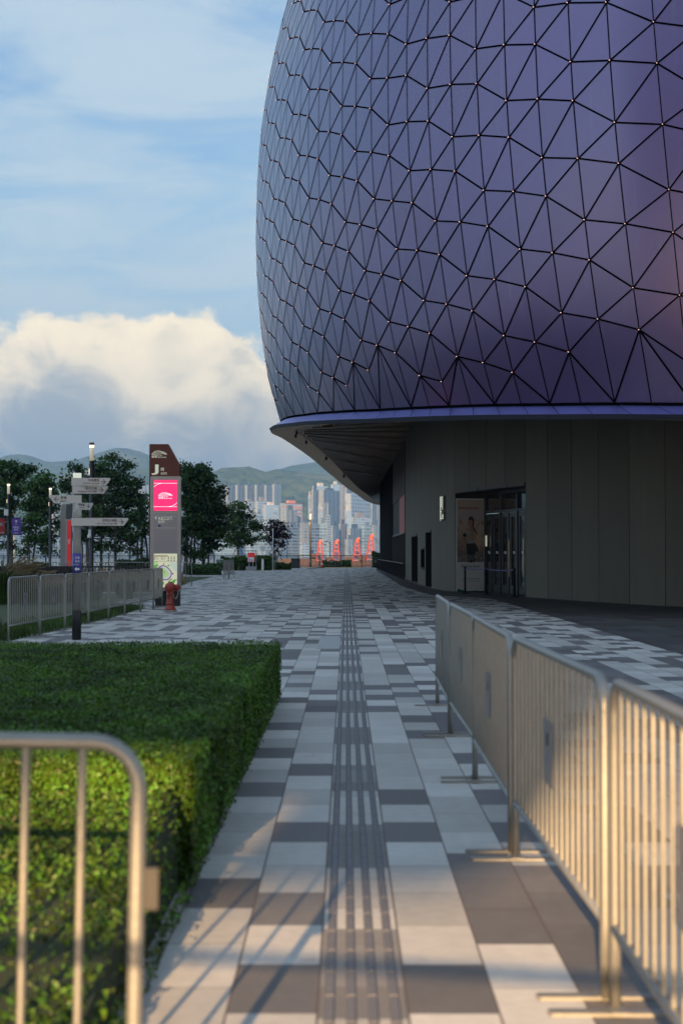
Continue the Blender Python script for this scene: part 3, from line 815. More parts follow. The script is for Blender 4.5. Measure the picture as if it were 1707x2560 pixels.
for (e1, w1), (e2, w2) in zip(PT, PT[1:]):
    for k in range(NS):
        q = k / NS; e = e1 + (e2 - e1) * q; w_ = w1 + (w2 - w1) * q
        p = ring.at(e) - outward(e) * 0.55 + Vector((0, 0, -0.36)); r = wall.at(w_) + wn(w_) * 0.0; r = Vector((r.x, r.y, WTOP))
        if prev is not None: uacc += max((p - prev[0]).length * 0.5, (r - prev[1]).length * 0.28)
        prev = (p, r); rows.append((p, r, uacc))
for (p, r, u), (p2, r2, u2) in zip(rows, rows[1:]):
    for k in range(NV):
        a, c = k / NV, (k + 1) / NV
        b.quad(p.lerp(r, a), p.lerp(r, c), p2.lerp(r2, c), p2.lerp(r2, a), 0, [(u, a), (u, c), (u2, c), (u2, a)])
b.build('soffit', M['soffit'], stad)
# bright tubes added as glints on a few slats; also small floodlights along the inner edge of the band
M['slat_trim'] = mat('slat_trim', (0.42, 0.30, 0.20), 0.3, 0.9)
b = MB()
for (p, r, u) in rows[NS * 7:NS * 15:7]:
    a0 = 0.05; b.tube([p.lerp(r, a0) - Vector((0, 0, 0.05)), p.lerp(r, 0.98) - Vector((0, 0, 0.05))], 0.03, 4)
b.build('slat_glints', M['slat_trim'], stad)
for e in (56.5, 60.5, 67, 82, 104):
    c = min(rows, key=lambda q: abs(q[0].y - e) + (0 if q[0].x < 2 else 99))[0]
    b = MB(); c = c - Vector((0, 0, 0.12)); k = e / 150
    b.tube([c + Vector((0, 0, .2)), c], 0.03 * k, 6); b.lathe([(0.05 * k, -0.25 * k), (0.12 * k, -0.2 * k), (0.13 * k, 0.0), (0.05 * k, 0.05)], c, 10)
    b.build('floodlight', M['black'], stad)

# gate entrance in the recess: doors, transoms
pA, pB = along(tA, 0, 0), along(tB, 0, 0)
nA = -wn((tA + tB) / 2)                  # inward
DB, DA = pB + Vector((1.23, 0.32, 0)), pA + nA * 1.15
gate = MB(); h = Vector((0, 0, 3.9))
ent = None
b = MB(); b.quad(pB + Vector((0.03, 0, 0)), DB, DB + h, pB + Vector((0.03, 0, 0)) + h); b.quad(pA, DA, DA + h, pA + h); b.quad(pA + h, pB + h, DB + h, DA + h)
ent = b.build('gate_recess', M['dark'], stad)
b = MB()
n = 7
for k in range(n + 1):      # ragged cover strip over the opening
    pass
cs = [tA + (tB - tA) * k / 5 for k in range(6)]
for k, (a, c) in enumerate(zip(cs, cs[1:])):
    z = 3.86 - 0.0 * k
    b.prism([along(a, -0.05 - 0.03 * (k % 2), z), along(c, -0.05 - 0.03 * (k % 2), z), along(c, 0.12, z), along(a, 0.12, z)], (0, 0, 0.12))
b.build('lintel', M['ledge'], ent)
dv = DA - DB; L = dv.length; dx_ = dv.normalized(); dn = Vector((-dx_.y, dx_.x, 0)); 
if dn.dot(EYE - DB) < 0: dn = -dn
up = Vector((0, 0, 1))
b = MB()
def bar(b, u, w, z0, z1, dep=0.08, off=0.0): b.obox(DB + dx_ * u + up * z0 + dn * off, dx_ * w, dn * dep, up * (z1 - z0))
bar(b, 0, L, 3.08, 3.18); bar(b, 0, L, 3.80, 3.9)
NLE = 8
for k in range(0, NLE + 1, 2): bar(b, L * k / NLE - (0.0 if k == 0 else 0.05), 0.10 if 0 < k < NLE else 0.06, 0, 3.9, 0.09, 0.004)
b.build('door_frame', M['door_metal'], stad)
b = MB(); b.quad(DB + up * 3.18, DA + up * 3.18, DA + up * 3.8, DB + up * 3.8); b.build('transom_glass', M['glass'], stad)
for k in range(NLE):
    u0 = L * k / NLE + 0.055; w = L / NLE - 0.11 if k % 2 == 0 else L / NLE - 0.11
    b = MB(); st = w * 0.22
    for a, ww, z0, z1 in ((0, st, 0.02, 3.05), (w - st, st, 0.02, 3.05), (st, w - 2 * st, 0.02, 0.32), (st, w - 2 * st, 2.9, 3.05)): b.obox(DB + dx_ * (u0 + a) + up * z0, dx_ * ww, dn * 0.05, up * (z1 - z0))
    dr = b.build('door', M['door_metal'], stad)
    b = MB(); b.quad(DB + dx_ * (u0 + st) + up * .32 + dn * .02, DB + dx_ * (u0 + w - st) + up * .32 + dn * .02, DB + dx_ * (u0 + w - st) + up * 2.9 + dn * .02, DB + dx_ * (u0 + st) + up * 2.9 + dn * .02)
    gl = b.build('door_glass', M['glass'], dr)
    if k >= 3:
        ux = u0 + (w - st / 2 if k % 2 == 0 else st / 2)
        b = MB(); c = DB + dx_ * ux + dn * 0.11
        b.tube([c + up * 0.65, c + up * 2.05], 0.022, 8); b.tube([c + up * .8, c + up * .8 - dn * .07], .012, 6); b.tube([c + up * 1.9, c + up * 1.9 - dn * .07], .012, 6)
        b.build('handle', M['brass'], dr)
b = MB()
for k in range(NLE):
    c = DB + dx_ * (L * (k + .5) / NLE) + up * 1.52 + dn * .026; b.obox(c - dx_ * .12, dx_ * .24, dn * .004, up * .035); b.obox(c - dx_ * .12 + up * .05, dx_ * .18, dn * .004, up * .03)
b.build('door_stickers', M['poster_white'], ent)

# ------------------------------------------------------------------ objects at the gate
ZUP = Vector((0, 0, 1))
# poster on the end wall of the recess
po = pB + Vector((0.05, -0.02, 0.05)); px_ = (DB - pB).normalized(); PWID, PHT = 1.14, 3.62
pn = Vector((px_.y, -px_.x, 0))
poster = thing('poster', po, 'tall hotel poster of a woman holding a camera, beside the glass doors', 'poster')
def PP(u, v, off=0.0): return po + px_ * (u * PWID) + ZUP * (v * PHT) + pn * (0.02 + off)
b = MB(); b.obox(po - px_ * .02, px_ * (PWID + .04), pn * 0.018, ZUP * PHT); b.build('board', M['poster_white'], poster)
def pmat():
    m = bpy.data.materials.new('poster_street_scene'); m.use_nodes = True
    t = NT(m.node_tree); bb = t.n['Principled BSDF']
    uv = t.new('ShaderNodeTexCoord').outputs['UV']; u, v, _ = t.sep(uv)
    n = t.noise(t.vscale(uv, 5, 9, 1), 1.0, 4, 0.6, 0.6); n2 = t.noise(t.vscale(uv, 14, 22, 1), 1.0, 3)
    base = t.ramp(v, [(0.0, (0.16, 0.14, 0.14)), (0.16, (0.24, 0.19, 0.17)), (0.3, (0.42, 0.28, 0.19)), (0.55, (0.58, 0.46, 0.39)), (0.8, (0.60, 0.50, 0.48)), (1.0, (0.64, 0.48, 0.33))])
    c = t.mix(t.step(n, 0.52, 0.62), base, t.mix(n2, (0.10, 0.08, 0.08), (0.7, 0.36, 0.10)))
    c = t.mix(t.math('MULTIPLY', t.step(n2, 0.55, 0.7), t.step(v, 0.75, 0.35)), c, (0.5, 0.45, 0.4))
    keep = t.step(v, 0.62, 0.80)
    c = t.mix(keep, c, base)
    t.put(bb.inputs['Base Color'], c); bb.inputs['Roughness'].default_value = 0.4
    return m
b = MB(); b.quad(PP(.02, .315), PP(.98, .315), PP(.98, .985), PP(.02, .985), 0, [(0, 0), (1, 0), (1, 1), (0, 1)]); b.build('photograph', pmat(), poster)
def blob(b, pts, off, m): b.poly([PP(u, v, off) for u, v in crom(pts, 4, True)], m)
b = MB()   # the woman in the picture: skirt, top, arm, neck and face, hair, camera
blob(b, [(.36, .53), (.52, .535), (.66, .52), (.80, .43), (.68, .425), (.66, .33), (.64, .316), (.42, .316), (.38, .40)], .002, 2)
blob(b, [(.36, .52), (.37, .58), (.44, .64), (.52, .66), (.62, .655), (.66, .60), (.64, .525), (.50, .515)], .003, 1)
blob(b, [(.52, .655), (.60, .66), (.66, .62), (.68, .565), (.62, .545), (.50, .565), (.38, .59), (.30, .585), (.29, .597), (.36, .60), (.48, .585), (.54, .59), (.51, .62)], .004, 0)
blob(b, [(.46, .655), (.53, .645), (.58, .665), (.57, .71), (.59, .74), (.56, .785), (.48, .79), (.42, .765), (.415, .73), (.43, .705), (.47, .70)], .004, 0)
blob(b, [(.42, .77), (.46, .80), (.54, .805), (.61, .785), (.63, .74), (.62, .70), (.66, .665), (.72, .625), (.67, .635), (.60, .67), (.57, .71), (.58, .755), (.50, .77)], .005, 2)
blob(b, [(.22, .61), (.27, .625), (.33, .62), (.36, .60), (.32, .588), (.25, .585)], .006, 2)
b.build('woman_picture', [M['skin'], M['shirt'], M['poster_ink']], poster)
b = MB()
b.text('MARRIOTT', PP(.5, .365, .006), px_, ZUP, .095, 'C', PWID * .68)
for ch, c in zip('BONV', (.09, .25, .42, .57)): b.text(ch, PP(c, .325, .006), px_, ZUP, .15, 'C', .155)
b.text('O', PP(.71, .347, .006), px_, ZUP, .085, 'C', .085); b.obox(PP(.65, .325, .005), px_ * .14, pn * .002, ZUP * .015); b.text('Y', PP(.88, .325, .006), px_, ZUP, .15, 'C', .15)
b.build('brand_lettering', M['poster_grey'], poster)
b = MB(); b.text('Explore more', PP(.5, .245, .002), px_, ZUP, .15, 'C', PWID * .66, shear=.3)
b.text('Unlock extraordinary experience', PP(.5, .125, .002), px_, ZUP, .06, 'C', PWID * .66); b.text('with the Marriott Bonvoy App', PP(.5, .1, .002), px_, ZUP, .06, 'C', PWID * .58)
b.build('lettering', M['poster_ink'], poster)
b = MB(); M['poster_red'] = mat('poster_red', (0.38, 0.09, 0.05), 0.6)
for k in range(7): b.obox(PP(.08 + .105 * k, .885, .003), px_ * .07, pn * .001, ZUP * .075)
b.build('shop_sign_picture', M['poster_red'], poster)
b = MB(); c = po - ZUP * 0.05 + pn * .03
b.prism([c, c + px_ * .85, c + px_ * .80 + ZUP * .07, c + px_ * .45 + ZUP * .05, c + px_ * .15 + ZUP * .11, c + ZUP * .15], pn * .1)
tag(b.build('ground_sheet', M['green_bag']), 'crumpled green sheet lying along the foot of the tall poster', 'sheet')
# gate sign on the wall
tS = wt(62.6); c = along(tS, -0.06, 0); tx = wall.tan(tS); tx = -tx if tx.y > 0 else tx; nn = wn(tS)
gs = thing('gate_sign', (c.x, c.y, 2.85), 'raised cream gate sign with one Chinese character over the word Gate on the concrete wall', 'sign')
b = MB(); o = Vector((c.x, c.y, 0))
for z0, z1 in ((3.28, 3.86), (2.86, 3.22)): b.obox(o - tx * .62 + ZUP * z0 - nn * .05, tx * 1.05, nn * .045, ZUP * (z1 - z0))
b.build('back_plate', M['black'], gs)
b = MB(); b.text('閘', o - tx * .55 + ZUP * 3.30, tx, ZUP, .54, 'L', .70, .01); b.text('Gate', o - tx * .55 + ZUP * 2.92, tx, ZUP, .28, 'L', .95, .01)
b.build('lettering', M['sign_lit'], gs)
b = MB(); b.obox(o - tx * .68 + ZUP * 2.86 - nn * .05, tx * .012, nn * .055, ZUP * 1.0); b.build('edge_strip', M['sign_lit'], gs)
# lit exit plate inside the far doorway, card reader by the doors
c = along(wt(80), 0.25, 1.62)
b = MB(); b.obox(c, Vector((-.05, -.9, 0)).normalized() * .7, Vector((-.04, 0, 0)), ZUP * .10); tag(b.build('door_light', M['lamp_glow']), 'small lit plate glowing inside the narrow dark doorway', 'light')
c = DB + dx_ * .30 + dn * .1
b = MB(); b.obox(c + ZUP * 1.8, dx_ * .12, dn * .03, ZUP * .42); tag(b.build('notice_plate', M['cream_ink']), 'small pale notice plate on the door frame beside the poster', 'notice')
# queue posts with a belt
q = [at(1172, 1481, 58.5), at(1226, 1487, 56.4), at(1296, 1492, 53.6)]
for k, p in enumerate(q):
    x, y = p.x - 0.15, p.y
    t_ = thing('queue_post', (x, y, 0), ('black queue post in front of the white foot of the poster', 'black queue post standing before the poster edge and first door', 'black queue post before the last doors, at the end of its belt')[k], 'queue post', 'belted queue posts at the gate')
    b = MB(); b.lathe([(.17, 0), (.17, .015), (.06, .035), (.03, .04)], (x, y, .004), 16); b.build('base', M['black'], t_, True)
    b = MB(); b.lathe([(.038, .03), (.038, .92), (.052, .93), (.052, 1.02), (.03, 1.03)], (x, y, 0), 12); b.build('post', M['black'], t_, True)
    q[k] = Vector((x, y, 0))
for k in range(2):
    b = MB(); a, c = q[k], q[k + 1]; n = 8
    for j in range(n):
        f = lambda s_: a.lerp(c, s_) + ZUP * (0.93 - 0.16 * s_ * (1 - s_))
        p, r = f(j / n), f((j + 1) / n); b.quad(p, r, r + ZUP * .05, p + ZUP * .05)
    tag(b.build('belt', M['belt']), ('dark belt stretched across the poster between two queue posts', 'dark belt stretched across the glass doors between two queue posts')[k], 'belt')
# black railing along the glazing
rl = thing('low_railing', (3.2, 118, 0), 'row of black posts with a rail in front of the dark shop windows', 'railing')
ys = [88 + 3.3 * k for k in range(20)]
b = MB(); b.tube([Vector((along(wt(y), -0.3, 0).x, y, .93)) for y in ys], .03, 6); b.build('rail', M['black'], rl)
for y in ys:
    b = MB(); x = along(wt(y), -0.3, 0).x; b.box(x - .05, x + .05, y - .03, y + .03, 0.0, .93); b.build('post', M['black'], rl)

# ------------------------------------------------------------------ crowd barriers
def make_barrier(L, label, detail=True, sx=1, group='steel crowd barriers'):
    """along +x from 0 to L, feet across"""
    t = thing('crowd_barrier', (0, 0, 0), label, 'barrier', group)
    H, zb, r = 1.10, 0.275, 0.0195; c = 0.11; n = 8 if detail else 5
    pts = [(0.02, 0, 0.012), (0.02, 0, zb), (0.02, 0, H - c)] + [(0.02 + c - c * math.cos(a), 0, H - c + c * math.sin(a)) for a in [math.pi / 2 * k / 6 for k in range(1, 7)]]
    pts += [(L - p[0], p[1], p[2]) for p in reversed(pts)]
    b = MB(); b.tube(pts, r, 12 if detail else 6); b.tube([(0.02, 0, zb), (L - 0.02, 0, zb)], r * .9, 10 if detail else 6)
    b.build('frame', M['galv'], t, True)
    b = MB(); nb = round((L - .04) / 0.14)
    for k in range(1, nb): x = 0.02 + (L - 0.04) * k / nb; b.tube([(x, 0, zb), (x, 0, H)], 0.0100, 8 if detail else 4, cap=False)
    b.build('bars', M['galv'], t, True)
    for x in (0.06, L - 0.06):
        b = MB(); b.box(x - .028, x + .028, -.23, .23, 0.0, .012, 0, .01); b.box(x - .05, x + .03, -.03, .03, 0.012, 0.02); b.build('foot', M['galv'], t)
    g = -1 if detail else 1; b = MB(); b.box(L / 2 - .13, L / 2 + .13, min(-.017 * g, -.0125 * g), max(-.017 * g, -.0125 * g), .56, .82); b.box(L / 2 - .03, L / 2 + .03, min(-.019 * g, -.017 * g), max(-.019 * g, -.017 * g), .72, .77, 1); b.build('plate', [M['plate'], M['dark']], t)
    b = MB(); b.box(L - .01, L + .032, -.004, .004, .70, .80); b.build('latch', M['dark'], t)
    return t
B0 = make_barrier(2.5, 'nearest crowd barrier of the row on the ridged path, cut off by the picture edge')
row = [(2.70, 5.21, .88, .90), (5.27, 7.80, .885, .848), (7.85, 10.38, .84, .862), (10.43, 12.96, .872, .88), (13.02, 15.4, .875, .915)]
labs = ['nearest crowd barrier of the sunlit row, running out of the picture at its corner', 'second crowd barrier of the long row, with a dark plate and glowing bars', 'middle crowd barrier of the long row beside the ridged paving strip', 'crowd barrier second from the far end of the row beside the ridged strip', 'farthest crowd barrier of the row beside the ridged strip, seen almost end on']
for k, (y0, y1, x0, x1) in enumerate(row):
    a = math.atan2(y1 - y0, x1 - x0)
    if k == 0: B0.location = (x0, y0, 0); B0.rotation_euler = (0, 0, a); B0['label'] = labs[0]
    else: dup(B0, (x0, y0, 0), a, labs[k])
nb = dup(B0, (-0.495 - 2.5, 3.72, 0.012), 0.0, 'blurred crowd barrier with a rounded corner close to the camera before the hedge', R(0.9))
zs = [44.4 - 2.24 * k for k in range(9)]
xs_ = [-5.30, -5.28, -5.33, -5.42, -5.47, -5.56, -5.66, -5.72, -5.82]
lab2 = ['crowd barrier touching the tall gate pylon, last of the lawn row', 'crowd barrier second from the gate pylon along the lawn', 'crowd barrier third from the gate pylon along the lawn', 'crowd barrier fourth from the gate pylon along the lawn', 'crowd barrier just beyond the fingerpost along the lawn', 'crowd barrier behind the fingerpost on the lawn edge', 'crowd barrier just nearer than the fingerpost along the lawn', 'crowd barrier nearest of the lawn row, at the picture edge']
B1 = make_barrier(2.2, lab2[0], False)
for k in range(8):
    x0, y0, x1, y1 = xs_[k + 1], zs[k + 1], xs_[k], zs[k]; a = math.atan2(y1 - y0, x1 - x0)
    o = B1 if k == 0 else dup(B1, (0, 0, 0), 0, lab2[k])
    o.location = (x0, y0 + .03, 0); o.rotation_euler = (0, 0, a)
far = [(-15.6, 72, 0, 'distant crowd barrier behind the feather grass, farthest left'), (-13.3, 72, 0, 'distant crowd barrier left of the grey column sign'), (-11.6, 72.3, 0, 'distant crowd barrier behind the fingerpost'), (-9.4, 72, 0, 'distant crowd barrier left of the maroon pylon, behind the black railing'),
       (-7.15, 90, 1.5, 'crowd barrier seen end on just right of the maroon pylon'), (-7.05, 92.3, 1.5, 'second crowd barrier seen end on right of the maroon pylon'),
       (-4.75, 160, 0, 'distant crowd barrier beside the dark bin at the waterfront'), (-2.65, 160, 0, 'distant crowd barrier beside the orange cone at the waterfront'), (0.5, 160, 0, 'distant crowd barrier before the red cranes near the black wall'), (2.0, 161, 0.1, 'distant crowd barrier ending at the black stadium wall')]
for x, y, a, l in far: dup(B1, (x, y, 0), a, l)

# ------------------------------------------------------------------ hedge
def leaf(b, p, n, size, m=0, asp=0.55):
    n = n.normalized(); u = n.orthogonal().normalized(); u = Matrix.Rotation(rnd.uniform(0, 6.283), 3, n) @ u; w = n.cross(u)
    L = size; wd = size * asp
    b.quad(p - u * L * .5, p + w * wd * .5 + n * size * .08, p + u * L * .5, p - w * wd * .5 + n * size * .08, m)
hd = thing('hedge', (-2.6, 11, 0), 'clipped bright green box hedge with square edges beside the path', 'hedge')
HX, HY0, HY1, HH = -0.715, 7.05, 16.35, 0.59
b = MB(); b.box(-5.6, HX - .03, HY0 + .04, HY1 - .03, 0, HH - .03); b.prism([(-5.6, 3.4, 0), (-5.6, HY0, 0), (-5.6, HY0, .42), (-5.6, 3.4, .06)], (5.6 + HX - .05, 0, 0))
b.build('dark_core', M['hedge_core'], hd)  # solid dark body filling the inside of the leaves
def rv(): return Vector((rnd.gauss(0, 1), rnd.gauss(0, 1), rnd.gauss(0, 1))).normalized()
import mathutils.noise as mn
def bumpy(x, y, s=2.0): return mn.noise(Vector((x * s, y * s, 1.7)))
b = MB()
for _ in range(80000):
    y = HY0 + (HY1 - HY0) * rnd.random() ** 1.35; x = HX - rnd.random() * min(4.8, 0.2 + y * .235)
    z = HH + 0.022 * bumpy(x, y) + 0.012 * bumpy(x, y, 7) + rnd.gauss(0, .012) - .01
    if rnd.random() < .012: z += rnd.random() * .045
    leaf(b, Vector((x, y, z)), ZUP * .8 + rv() * .75, rnd.uniform(.018, .036))
for _ in range(28000):      # side towards the path
    y = HY0 + (HY1 - HY0) * rnd.random() ** 1.4; z = rnd.random() * HH
    x = HX + 0.02 * bumpy(z * 1.3, y, 3) + rnd.gauss(0, .012) - (.03 if z < .06 else 0)
    leaf(b, Vector((x, y, z)), Vector((1, 0, .1)) + rv() * .8, rnd.uniform(.022, .042))
for _ in range(24000):      # end towards the camera
    x = HX - rnd.random() * 2.0; z = rnd.random() * HH
    y = HY0 + 0.03 * bumpy(x, z * 1.3, 3) + rnd.gauss(0, .014)
    leaf(b, Vector((x, y, z)), Vector((0, -1, .15)) + rv() * .8, rnd.uniform(.02, .038))
for _ in range(26000):      # low skirt planting in front of it
    y = 3.5 + (HY0 - 3.5) * rnd.random(); x = HX - .01 - rnd.random() * 1.5
    hs = .08 + .39 * ((y - 3.5) / (HY0 - 3.5)) ** 1.3; z = hs * (1 if x < HX - .06 else rnd.random()) + 0.04 * bumpy(x, y, 3) + rnd.gauss(0, .018)
    leaf(b, Vector((x, y, max(.01, z))), ZUP * .5 + Vector((0, -.4, 0)) + rv() * .9, rnd.uniform(.02, .038))
for _ in range(1500):
    y = 3.5 + (HY1 - 3.5) * rnd.random(); leaf(b, Vector((HX + rnd.gauss(.01, .012), y, rnd.random() * .1)), Vector((1, 0, .3)) + rv(), rnd.uniform(.02, .04))
b.build('foliage', M['leaf_hedge'], hd)

# ------------------------------------------------------------------ fingerpost
FX, FY = -4.76, 27.2
fp = thing('fingerpost', (FX, FY, 0), 'white fingerpost with five direction blades on a grey pole', 'signpost')
b = MB(); b.lathe([(.073, .50), (.073, 2.82)], (FX, FY, 0), 20); b.build('pole', M['grey_post'], fp, True)
b = MB(); b.lathe([(.082, 0), (.082, .51), (.078, .52)], (FX, FY, 0), 20); b.build('sleeve', M['black'], fp, True)
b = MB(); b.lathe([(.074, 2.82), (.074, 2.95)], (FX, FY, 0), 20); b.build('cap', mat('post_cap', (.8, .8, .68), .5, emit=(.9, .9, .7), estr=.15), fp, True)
b = MB(); b.lathe([(.079, 2.16), (.079, 2.30), (.076, 2.31), (.076, 2.40)], (FX, FY, 0), 20); b.build('collar', M['white_sign'], fp, True)
def blade(z, h, L, yaw, cn, en, left=False, nm='blade'):
    a = Vector((math.cos(yaw), math.sin(yaw), 0)) * (-1 if left else 1); ty = Vector((math.cos(yaw), math.sin(yaw), 0)); nb_ = Vector((ty.y, -ty.x, 0))
    o = Vector((FX, FY, z)) + nb_ * .065 - a * .085
    b = MB(); L = L + .09
    b.prism([o, o + a * (L - h * .55), o + a * L + ZUP * (h * .78), o + a * L + ZUP * h, o + ZUP * h], nb_ * .025)
    b.lathe([(.079, z - .001), (.079, z + h + .001)], (FX, FY, 0), 20)
    bl = b.build(nm, M['white_sign'], fp)
    b = MB(); of = nb_ * .028
    e = o + a * (L - h * .62) + of
    ar = [e - ty * (h * .30 if not left else -0.0) + ZUP * (h * .5)]
    tip = e + ZUP * (h * .5) + a * .0; tail = tip - a * (h * .55)
    w = h * .035
    b.obox(tail - ZUP * w, tip - tail, nb_ * .002, ZUP * 2 * w)
    for s_ in (1, -1):
        d = (-a * h * .3 + ZUP * s_ * h * .32); q = d.cross(nb_).normalized() * w
        b.obox(tip - q, d, nb_ * .002, q * 2)
    b.build('arrow', M['brown_ink'], bl); b = MB()
    st = tail - a * (h * .25) - ZUP * (h * .5)
    b.text(cn, st + ZUP * h * .52, ty, ZUP, h * .36, 'L' if left else 'R', depth=.001, bold=.01)
    b.text(en, st + ZUP * h * .16, ty, ZUP, h * .22, 'L' if left else 'R', depth=.001, bold=.006)
    b.build('lettering', M['brown_ink'], bl)
blade(2.725, .135, .60, R(-3), '中央廣場', 'CENTRAL SQUARE'); blade(2.585, .135, .53, R(10), '星光之路', 'PARADE OF FAME')
blade(2.415, .138, .47, R(4), '商場', 'MALL', True); blade(2.30, .125, .27, R(42), '零售館', 'SQUARE'); blade(2.015, .138, .91, R(0), '啟德主場館', 'KAI TAK STADIUM')
b = MB(); b.lathe([(.0765, 1.18), (.0765, 1.53)], (FX, FY, 0), 20); pu = b.build('purple_wrap', M['purple_sign'], fp, True)
b = MB(); o = Vector((FX, FY - .079, 0))
b.text('座席', o + Vector((-.02, 0, 1.43)), (1, 0, 0), ZUP, .04, 'L'); b.text('座席', o + Vector((-.02, 0, 1.37)), (1, 0, 0), ZUP, .04, 'L'); b.text('Coach Park', o + Vector((-.055, 0, 1.32)), (1, 0, 0), ZUP, .022, 'L', .11)
b.build('lettering', M['white_ink'], pu); b = MB()
b.prism([o + Vector((-.03, 0, 1.25)), o + Vector((.01, 0, 1.215)), o + Vector((.01, 0, 1.235)), o + Vector((.06, 0, 1.235)), o + Vector((.06, 0, 1.265)), o + Vector((.01, 0, 1.265)), o + Vector((.01, 0, 1.285))], (0, -.002, 0))
b.build('arrow', M['white_ink'], pu)

# ------------------------------------------------------------------ gate pylon
PY = 44.5
pl, pr = gx(373, PY), gx(449, PY)
zt, zs_, zc = gz(1110, PY), gz(1163, PY), gz(1191, PY)
py = thing('gate_pylon', ((pl + pr) / 2, PY, 0), 'tall maroon and grey gate pylon with a pink screen and a stadium map', 'sign')
b = MB(); D = Vector((0, .34, 0))
b.prism([(pl, PY, .42), (pr, PY, .42), (pr, PY, zs_), (gx(419.5, PY), PY, zt), (pl + .02, PY, zt), (pl, PY, zt - .02)], D); b.build('maroon_body', M['maroon'], py)
b = MB(); b.box(gx(389, PY), gx(449, PY), PY + .01, PY + .33, 0, .42); b.prism([(gx(383, PY), PY + .02, .42), (gx(390, PY), PY + .02, 0), (gx(392, PY), PY + .02, 0), (gx(392, PY), PY + .02, .42)], (0, .3, 0)); b.build('base', M['black'], py)
gl_, gr_ = gx(377, PY), gx(453.5, PY); YF = PY - .12
b = MB(); z0 = gz(1477, PY); c = .03
b.prism([(gl_, YF, z0), (gr_, YF, z0), (gr_, YF, zc - c), (gr_ - c, YF, zc), (gl_ + c, YF, zc), (gl_, YF, zc - c)], (0, .12, 0)); b.build('grey_panel', M['pylon_grey'], py)
def rect(name, x0, x1, y0, y1, m, d=.004, parent=None):
    b = MB(); b.box(gx(x0, PY), gx(x1, PY), YF - d, YF - .001, gz(y1, PY), gz(y0, PY)); return b.build(name, m, parent or py)
scn = rect('screen', 386, 444, 1200.5, 1277, M['pink'])
def strokes(b, pts, w, yoff):
    P = [Vector((gx(x, PY), YF - yoff, gz(y, PY))) for x, y in pts]
    for p, q in zip(P, P[1:]):
        d = (q - p).normalized(); s_ = Vector((-d.z, 0, d.x)) * w; p -= d * w * .5; q += d * w * .5
        b.quad(p - s_, q - s_, q + s_, p + s_)
def logo(b, x0, x1, y0, y1, yoff, w):
    W_, H_ = x1 - x0, y1 - y0
    for k in range(5):
        pts = []
        for j in range(13):
            q = j / 12; arch = (1 - (2 * q - 1) ** 2); yy = y1 - H_ * (k * .16 + arch * (.12 + .06 * k) * .8) + H_ * .10 * math.sin(q * 6.283 + k * .7)
            s_ = .0 if k < 3 else .06 * (k - 2); pts.append((x0 + W_ * (s_ + q * (1 - 2 * s_)), yy))
        strokes(b, pts, w, yoff)
b = MB()
strokes(b, [(386, 1208.5), (444, 1208.5)], .006, .006); strokes(b, [(386, 1267), (444, 1267)], .006, .006)
strokes(b, [(386, 1217.5), (391, 1213.5), (397, 1210.5), (404, 1208.8)], .006, .006); strokes(b, [(444, 1257), (438, 1262), (431, 1265.5), (424, 1267)], .006, .006)
logo(b, 397, 432, 1231.5, 1240, .006, .0038)
b.text('啟德', (gx(397.5, PY), YF - .006, gz(1247.5, PY)), (1, 0, 0), ZUP, .068, 'L', .145, bold=.01)
b.text('KAI TAK', (gx(411, PY), YF - .006, gz(1243.4, PY)), (1, 0, 0), ZUP, .026, 'L', .13, bold=.02); b.text('SPORTS PARK', (gx(411, PY), YF - .006, gz(1247.5, PY)), (1, 0, 0), ZUP, .028, 'L', .24, bold=.02)
b.build('screen_graphics', M['pink_ink'], scn)
inset = rect('text_panel', 386, 444, 1285, 1384, M['panel_grey'], .003)
b = MB(); yo = .006
strokes(b, [(388, 1290.5), (442, 1290.5)], .002, yo); strokes(b, [(388, 1320), (441, 1320)], .002, yo)
strokes(b, [(391, 1300), (391, 1293)], .005, yo); strokes(b, [(387.8, 1296), (391, 1292.8), (394.2, 1296)], .005, yo)
def tx_(s_, x, y, h, w=None, bold=0.0): b.text(s_, (gx(x, PY), YF - yo, gz(y, PY)), (1, 0, 0), ZUP, h, 'L', w, bold=bold)
tx_('A,B,C,D', 397, 1301, .095, .33, .008); tx_('閘', 427.5, 1296.5, .05); tx_('Gate', 427.5, 1299.8, .028, .07)
tx_('美食海灣', 397, 1306.3, .055, .18, .01); tx_('Dining Cove', 397, 1309.6, .032, .18)
b.build('lettering', M['cream_ink'], inset)
b = MB(); b.box(gx(397, PY), gx(403.5, PY), YF - .006, YF - .003, gz(1317.5, PY), gz(1311.5, PY)); b.build('toilet_symbol', M['map_blue'], inset)
mp = rect('map_board', 386.5, 444.5, 1384, 1468, M['map_cream'], .004)
def MPt(x, y): return (365 + x / 7.59, 1230 + y / 7.59)      # measured on an enlargement of the board
def mblob(b, pts, yo, m, sm=True):
    P = [(365 + x / 7.59, 1230 + y / 7.59) for x, y in pts]; P = crom(P, 4, True) if sm else P
    b.poly([(gx(x, PY), YF - yo, gz(y, PY)) for x, y in P], m)
b = MB()
mblob(b, [(166, 1330), (240, 1316), (236, 1360), (180, 1400), (168, 1440)], .005, 1); mblob(b, [(165, 1390), (250, 1375), (230, 1420), (190, 1470), (168, 1440)], .0055, 0)
mblob(b, [(462, 1330), (600, 1325), (602, 1520), (560, 1500), (480, 1410)], .005, 3, False)
oval = [(222, 1500), (245, 1430), (300, 1395), (360, 1390), (430, 1430), (500, 1510), (500, 1580), (460, 1650), (390, 1675), (330, 1660), (250, 1580)]
mblob(b, oval, .006, 2)
cxm, cym = 363, 1535; mblob(b, [(cxm + (x - cxm) * .86, cym + (y - cym) * .86) for x, y in oval], .007, 3)
